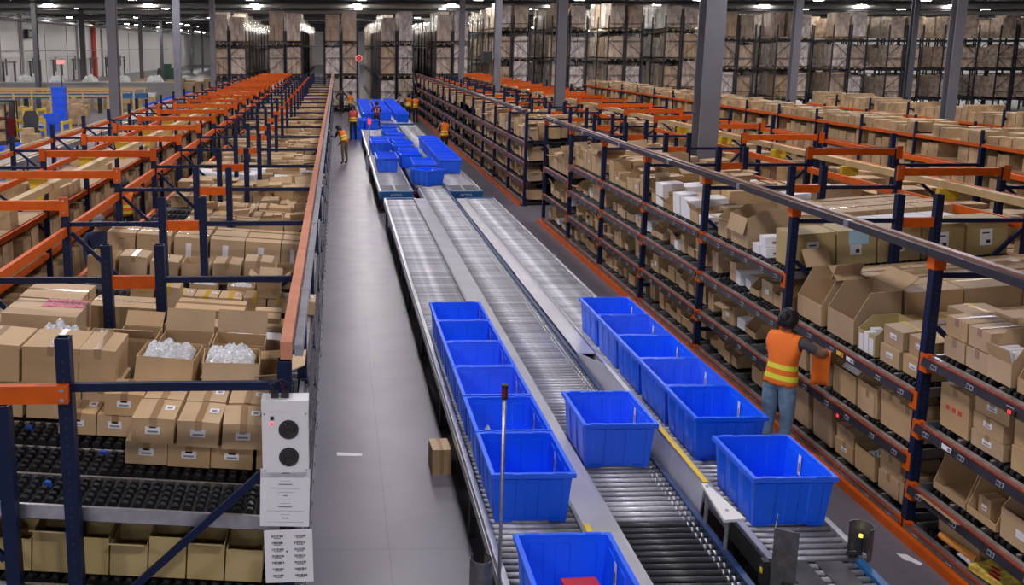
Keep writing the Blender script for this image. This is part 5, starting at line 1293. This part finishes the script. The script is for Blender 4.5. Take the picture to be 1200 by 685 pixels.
# her open vest front hanging free beside her
b = MB(); V = []
for j in range(7):
    for i in range(5):
        V.append((.24+.035*i, .17+.10*math.sin(i*.8)*.5+.03*i, 1.27-.065*j+.01*mnoise(Vector((i, j, 2)))))
b.poly(V, [(j*5+i, j*5+i+1, (j+1)*5+i+1, (j+1)*5+i) for j in range(6) for i in range(4)], 'hivis_orange')
o = b.build('vest_front', wk, smooth=True); so = o.modifiers.new('thick', 'SOLIDIFY'); so.thickness = .012
OV = 'hivis_orange'
person('worker with long black hair bending to the rack in an orange vest and patterned trousers', (.28, 34.4, 0), .75, stand(1.62, lean=.26, armL='fwd', armR='low', bend=.8), dict(MF, shirt='navy_cloth', sleeve='navy_cloth', arm='navy_cloth', trousers='brown_cloth'), vest=OV, hair='long', sub=1)
person('worker in a red and yellow banded vest walking up the aisle', (.76, 43, 0), math.pi-.3, stand(1.68, step=.10), dict(MF, shirt='maroon_cloth', sleeve='skin_brown', trousers='black_cloth'), vest='ink_red', hair='short', sub=1, facing=(0, 1, 0))
pm_ = person('worker in a maroon jersey numbered 17 among the blue totes', (2.02, 46.05, 0), .1, stand(1.72, armL='fwd', armR='fwd'), dict(MF, shirt='maroon_cloth', sleeve='maroon_cloth', arm='maroon_cloth', trousers='black_cloth'), hair='short', sub=1)
obj('jersey_number', text_mesh('17', .26, 'paper', 'jersey_number'), pm_, (0, -.150, 1.24), (math.pi/2, 0, 0))
person('worker dressed in black with hands on hips, farthest down the aisle', (.28, 60, 0), math.pi, stand(1.74, armL='hip', armR='hip'), dict(MF, shirt='black_cloth', sleeve='black_cloth', arm='black_cloth', trousers='black_cloth'), hair='short', sub=1)
person('worker in an orange vest standing left of the farthest totes', (.85, 57, 0), math.pi-.6, stand(1.66, armL='low', armR='fwd'), dict(MF, shirt='orange_paper', trousers='navy_cloth'), vest=OV, hair='short', sub=1)
person('worker in a pale pink top leaning over the farthest totes', (4.15, 57.5, 0), .9, stand(1.62, lean=.16, armL='fwd', armR='fwd', bend=.4), dict(MF, shirt='pink_cloth', sleeve='pink_cloth', arm='pink_cloth', trousers='black_cloth'), hair='short', sub=1)
person('orange-vested worker with a yellow back panel, left of the distant pair', (4.30, 54.3, 0), .5, stand(1.66, armL='fwd', armR='low'), dict(MF, trousers='black_cloth'), vest=OV, hair='short', sub=1, bands=(.02, .20))
person('orange-vested worker on the right of the distant pair', (4.62, 53.0, 0), .2, stand(1.68, armL='low', armR='low'), dict(MF, trousers='black_cloth'), vest=OV, hair='short', sub=1)
person('orange-vested worker at the far rack beyond the tight tote row', (4.34, 36.2, 0), .35, stand(1.66, armL='hip', armR='low'), dict(MF, trousers='black_cloth'), vest=OV, hair='short', sub=1)
person('worker in a grey cap and face mask in the replenishment aisle', (-3.95, 14.6, 0), math.pi+.2, stand(1.72, armL='low', armR='low'), dict(MF, shirt='navy_cloth', sleeve='navy_cloth', arm='navy_cloth', trousers='khaki_cloth', skin='skin_tan'), hair='cap', sub=2)
person('worker in an orange banded vest deep in the replenishment aisle', (-4.55, 19.0, 0), .2, stand(1.68), dict(MF, shirt='black_cloth', trousers='black_cloth'), vest=OV, hair='short', sub=1)
person('worker in an orange banded vest by the long grey belt near the steel column', (-9.3, 46.5, 0), .4, stand(1.68, lean=.12, armL='fwd', armR='fwd'), dict(MF, trousers='navy_cloth'), vest=OV, hair='short', sub=1)

# ================================================================== STAGING AREA BY THE WHITE WALL
t = thing('belt_conveyor', 'long pale grey belt conveyor with yellow rails running toward the white wall', 'conveyor', (-10.4, 16, 0))
MB().box(-.42, .42, 0, 58, .84, .90, 'pipe_grey').build('belt', t)
for s in (-1, 1):
    MB().box(s*.46-.03, s*.46+.03, 0, 58, .74, .93, 'galvanised').build('side_rail', t)
    MB().box(s*.60-.03, s*.60+.03, 0, 58, 1.02, 1.07, 'tan_beam').build('hand_rail', t)
for k in range(20): MB().box(-.48, -.42, k*3-.03+.4, k*3+.43, 0, .75, 'black_plastic').box(.42, .48, k*3+.37, k*3+.43, 0, .75, 'black_plastic').box(-.62, -.58, k*3+.37, k*3+.43, .7, 1.03, 'rack_black').box(.58, .62, k*3+.37, k*3+.43, .7, 1.03, 'rack_black').build('leg_frame', t)
t = thing('belt_conveyor', 'long blue-sided conveyor crossing before the white wall', 'conveyor', (-24, 62, 0))
MB().box(0, 11, -.35, .35, 1.1, 1.2, 'belt_grey').build('belt', t)
for s in (-1, 1): MB().box(0, 11, s*.38-.04, s*.38+.04, 1.0, 1.32, 'conveyor_blue').build('side_rail', t)
for k in range(5): MB().box(k*2.5+.2, k*2.5+.3, -.35, .35, 0, 1.05, 'black_plastic').build('leg_frame', t)
MB().box(0, 11, -.5, -.45, 1.62, 1.68, 'tan_beam').build('hand_rail', t)
for k in range(5): tote(-15.3, 50, k*.455, 0, 'bin in the tall blue stack by the belt conveyor, %s from the floor' % ORD[k])
for o in (tote(-15.35, 48.6, 0, 0, 'lower bright blue bin before the tall blue stack'), tote(-15.35, 48.6, .455, 0, 'upper bright blue bin before the tall blue stack')): pass
for k in range(8): tote(-12.4-.75*(k % 2), 31.5+((k//2) % 2)*.9, .0 if k < 4 else .455, .1, 'blue tote, %s layer, %s in the pile at the frame edge' % (['lower','upper'][k//4], ORD[k % 4]), 'blue totes at the frame edge')
for k in range(8): tote(-11.6-k*.0, 56+k*2.2, .55, 0, 'blue tote, %s in the row beyond the long belt' % ORD[k], 'blue totes beyond the long belt')
MB().box(-12.1, -11.1, 55, 74, 0, .54, 'rack_black').build('tote_bench', label='dark bench under the row of blue totes beyond the long belt', cat='bench')
# packed carts with cartons
for k in range(3):
    t = thing('carton_cart', ['wire cart of brown parcels at the frame edge','second wire cart of brown parcels near the black chair','third wire cart of brown parcels behind the other two'][k], 'cart', (-15.2-.6*k, 38.5+3.2*k, 0), (0, 0, .3))
    for x in (-.5, .5):
        for y in (-.4, .4): MB().cyl((x, y, 0), (x, y, 1.9), .025, 'rack_black', 6).build('post', t)
    for z in (.2, .75, 1.3, 1.85): MB().box(-.52, .52, -.42, .42, z-.02, z, 'rack_black').build('shelf', t)
    for z in (.2, .75, 1.3):
        b = MB()
        for q in range(3): b.box(-.48+.33*q, -.18+.33*q, -.38, .36, z, z+R.uniform(.3, .46), 'cardboard_far')
        b.build('parcels', t, kind='stuff')
t = thing('office_chair', 'black high-backed chair standing by the long belt', 'chair', (-14.2, 42.0, 0), (0, 0, .4))
MB().box(-.32, .32, -.30, .30, .5, .62, 'forklift_dark').build('seat', t)
b = MB(); b.poly([(-.30,.25,.62),(.30,.25,.62),(.36,.32,1.2),(.22,.40,1.5),(-.22,.40,1.5),(-.36,.32,1.2),(-.30,.35,.62),(.30,.35,.62),(.36,.42,1.2),(.22,.48,1.5),(-.22,.48,1.5),(-.36,.42,1.2)], [(0,1,2,3,4,5),(11,10,9,8,7,6),(0,6,7,1),(1,7,8,2),(2,8,9,3),(3,9,10,4),(4,10,11,5),(5,11,6,0)], 'forklift_dark'); b.build('backrest', t)
MB().cyl((0,0,.1), (0,0,.5), .04, 'rack_black', 8).build('stem', t)
for k in range(5): MB().bar((0,0,.1), (.32*math.cos(k*1.257), .32*math.sin(k*1.257), .05), .05, .05, 'rack_black').build('leg', t)
for s in (-1, 1): MB().box(s*.36-.04, s*.36+.04, -.2, .2, .78, .84, 'forklift_dark').build('armrest', t)
t = thing('pallet_truck', 'dark red and black ride-on truck near the black chair', 'truck', (-16.0, 43.5, 0), (0, 0, .6))
MB().box(-.4, .4, -.4, .5, .15, 1.1, 'red_dark').build('body', t); MB().box(-.42, -.36, -.4, .5, .2, 1.9, 'forklift_dark').box(.36, .42, -.4, .5, .2, 1.9, 'forklift_dark').box(-.42, .42, -.4, .5, 1.9, 1.95, 'forklift_dark').build('guard', t)
for x in (-.2, .2): MB().box(x-.08, x+.08, -1.5, -.4, .06, .12, 'forklift_dark').build('fork', t)
for x in (-.35, .35): MB().cyl((x-.05, .2, .15), (x+.05, .2, .15), .15, 'black_rubber', 10).build('wheel', t)
MB().cyl((0, -.2, 1.1), (.1, -.35, 1.4), .03, 'forklift_dark', 6).build('steering_column', t)
# low grey barriers, white sacks, carton piles along the wall
for k in range(3):
    b = MB().box(-2.6, 2.6, -.3, .3, 0, 1.5, 'pipe_grey').box(-2.6, 2.6, -.34, .34, 1.5, 1.58, 'galvanised'); b.build('barrier_block', None, (-27+k*5.6, 76, 0), label='low grey barrier before the dock doors, %s from the frame edge' % ORD[k], cat='barrier')
for k in range(5):
    x = -26+k*2.7; t = thing('white_sack', 'white slumped sack, %s along the grey barriers' % ORD[k], 'sack', (x, 75.9, 1.6), (0, 0, R.uniform(-.5, .5)), group='white sacks on the barriers')
    a = obj('sack_body', BAGS[k % 3], t); a.scale = (1.3, .6, .7)
    MB().box(-.05, .05, -.3, -.2, 0, .08, 'tan_beam').build('tie', t)
for k in range(26):
    x = -19.5+(k % 13)*.85; y = 78+(k//13)*1.1
    closed((x, y, 0), .8, .8, 1.35+.5*R.random(), label='tall brown carton, %s in the %s row before the dock doors' % ((ORD+['thirteenth'])[k % 13], ['front','back'][k//13]), group='tall cartons before the dock doors', parts=False, count='white', name='tall_carton')
for k in range(12):
    x = -24.5+k*.95+(.5 if k > 2 else 0); MB().box(-.35, .35, -.3, .3, 0, .9, 'tan_beam').box(-.3, .3, -.25, .25, .9, 1.15, 'paper').build('wooden_crate', None, (x, 66+.2*(k % 2), 0), label='pale wooden crate with white goods, %s along the blue-sided conveyor' % ORD[k], cat='crate', group='pale wooden crates')
t = thing('baler_machine', 'dark green machine standing among cartons by the far wall', 'machine', (-24, 128, 0))
MB().box(-1.1, 1.1, -.6, .6, 0, 1.5, 'green_machine').build('body', t); MB().box(-.5, .7, -.5, .5, 1.5, 2.1, 'green_machine').build('hopper', t); MB().box(-1.2, -1.1, -.6, .6, .4, 1.2, 'black_plastic').build('control_panel', t)
# round warning sign on a pole in the middle of the hall
t = thing('stop_sign', 'pale octagonal sign on a tall post at the end of the aisle', 'sign', (1.46, 61.0, 0))
MB().cyl((0,0,0), (0,0,3.5), .06, 'column_grey', 8).build('post', t); MB().cyl((0,-.06,3.7), (0,-.10,3.7), .24, 'sign_pink', 8).build('panel', t); MB().cyl((0,-.10,3.7), (0,-.105,3.7), .2, 'ink_red', 8).build('symbol', t)
t = thing('speaker_box', 'black box on the steel column above the racks', 'speaker', (7.3, 42.1, 4.0))
MB().box(-.55, -.12, -.2, .2, -.3, .25, 'black_plastic').build('housing', t); MB().box(-.12, .1, -.05, .05, -.05, .05, 'column_grey').build('bracket', t)

# loose goods filling the staging floor
SG = random.Random(31); USED = []
for k in range(46):
    y = SG.uniform(34, 60); x = -y*SG.uniform(.27, .36)-.5
    if abs(x+15.3) < 1.6 and 47 < y < 52 or abs(x+14.2) < 1.2 and 40 < y < 44 or x > -11.6: continue
    if any(abs(x-a) < .95 and abs(y-b_) < .95 for a, b_ in [(-15.2, 38.5), (-15.8, 41.7), (-16.4, 44.9), (-16.0, 43.5), (-12.4, 31.9), (-13.2, 32.4)]): continue
    if any(math.hypot(x-a, y-b_) < 1.25 for a, b_ in USED): continue
    USED.append((x, y))
    q = SG.random(); w_ = SG.uniform(.5, .8); h_ = SG.uniform(.4, 1.1)
    if q < .55:
        b = MB().box(-w_/2, w_/2, -w_/2, w_/2, .14, .14+h_, 'cardboard_far').box(-w_*.4, w_*.1, -w_*.4, w_*.3, .14+h_, .14+h_+.22, 'cardboard')
        o = b.build('parcel_pile', None, (x, y, 0), (0, 0, SG.uniform(-.4, .4)), label=['low','waist-high','tall'][int((h_-.4)/.24)]+' parcel pile on a pallet, %s, staging floor' % (['left of the blue stack','right of the blue stack'][x > -15.3]+(', farther back' if y > 50 else ', nearer')), cat='parcel pile', group='staging floor parcel piles')
        a = obj('pallet', PALLET, o); a.scale = (w_*1.1, w_*1.1, 1)
    elif q < .8: tote(x, y, 0, SG.uniform(-.5, .5), 'single staging tote, %s, %s' % (['left of the blue stack','right of the blue stack'][x > -15.3], ['nearer than the black chair','behind the black chair'][y > 42]), 'staging floor totes', False)
    else:
        t = thing('yellow_barrier', 'low yellow guard rail on the staging floor', 'barrier', (x, y, 0), (0, 0, SG.choice((0, 1.57))), group='staging guard rails')
        for e in (-.7, .7): MB().box(e-.05, e+.05, -.05, .05, 0, 1.0, 'yellow_paint').build('post', t)
        for z in (.45, .9): MB().box(-.75, .75, -.04, .04, z-.06, z+.06, 'yellow_paint').build('rail', t)
for k in range(4):
    t = thing('guard_rail', 'long pale yellow rail before the dock doors, %s from the belt' % ORD[k], 'rail', (-13.5, 54+3.4*k, 0))
    MB().box(-14, 0, -.04, .04, 1.55, 1.63, 'tan_beam').build('top_rail', t)
    for e in range(5): MB().box(-13.8+e*3.4, -13.7+e*3.4, -.04, .04, 0, 1.55, 'tan_beam').build('post', t)

# small pick-to-light indicators on the shelf rail by the worker
for k, (y, z, m) in enumerate(((8.72, .66, 'red_light'), (6.46, 1.66, 'red_light'))):
    t = thing('pick_light', ['lit red pick light on the shelf rail right of the worker','lit red pick light on the upper shelf rail at the frame edge'][k], 'indicator', (5.225, y, z))
    MB().box(-.012, .006, -.05, .05, -.02, .02, 'black_plastic').build('housing', t)
    MB().box(-.018, -.012, -.014, .014, -.012, .012, m).build('lamp', t)
for k, (y, z) in enumerate(((8.80, 1.30), (8.62, 1.30), (7.1, 1.05))):
    MB().box(-.004, .0, -.06, .06, -.022, .022, 'yellow_paint' if k == 0 else 'paper').box(-.006, -.004, -.05, -.015, -.015, .015, 'ink_red' if k == 0 else 'ink_soft').build('shelf_tag', None, (5.222, y, z+.005), label=['yellow and red shelf tag by the worker\'s reaching hand','white shelf tag beside the yellow and red tag','white shelf tag under the red-marked carton'][k], cat='tag')
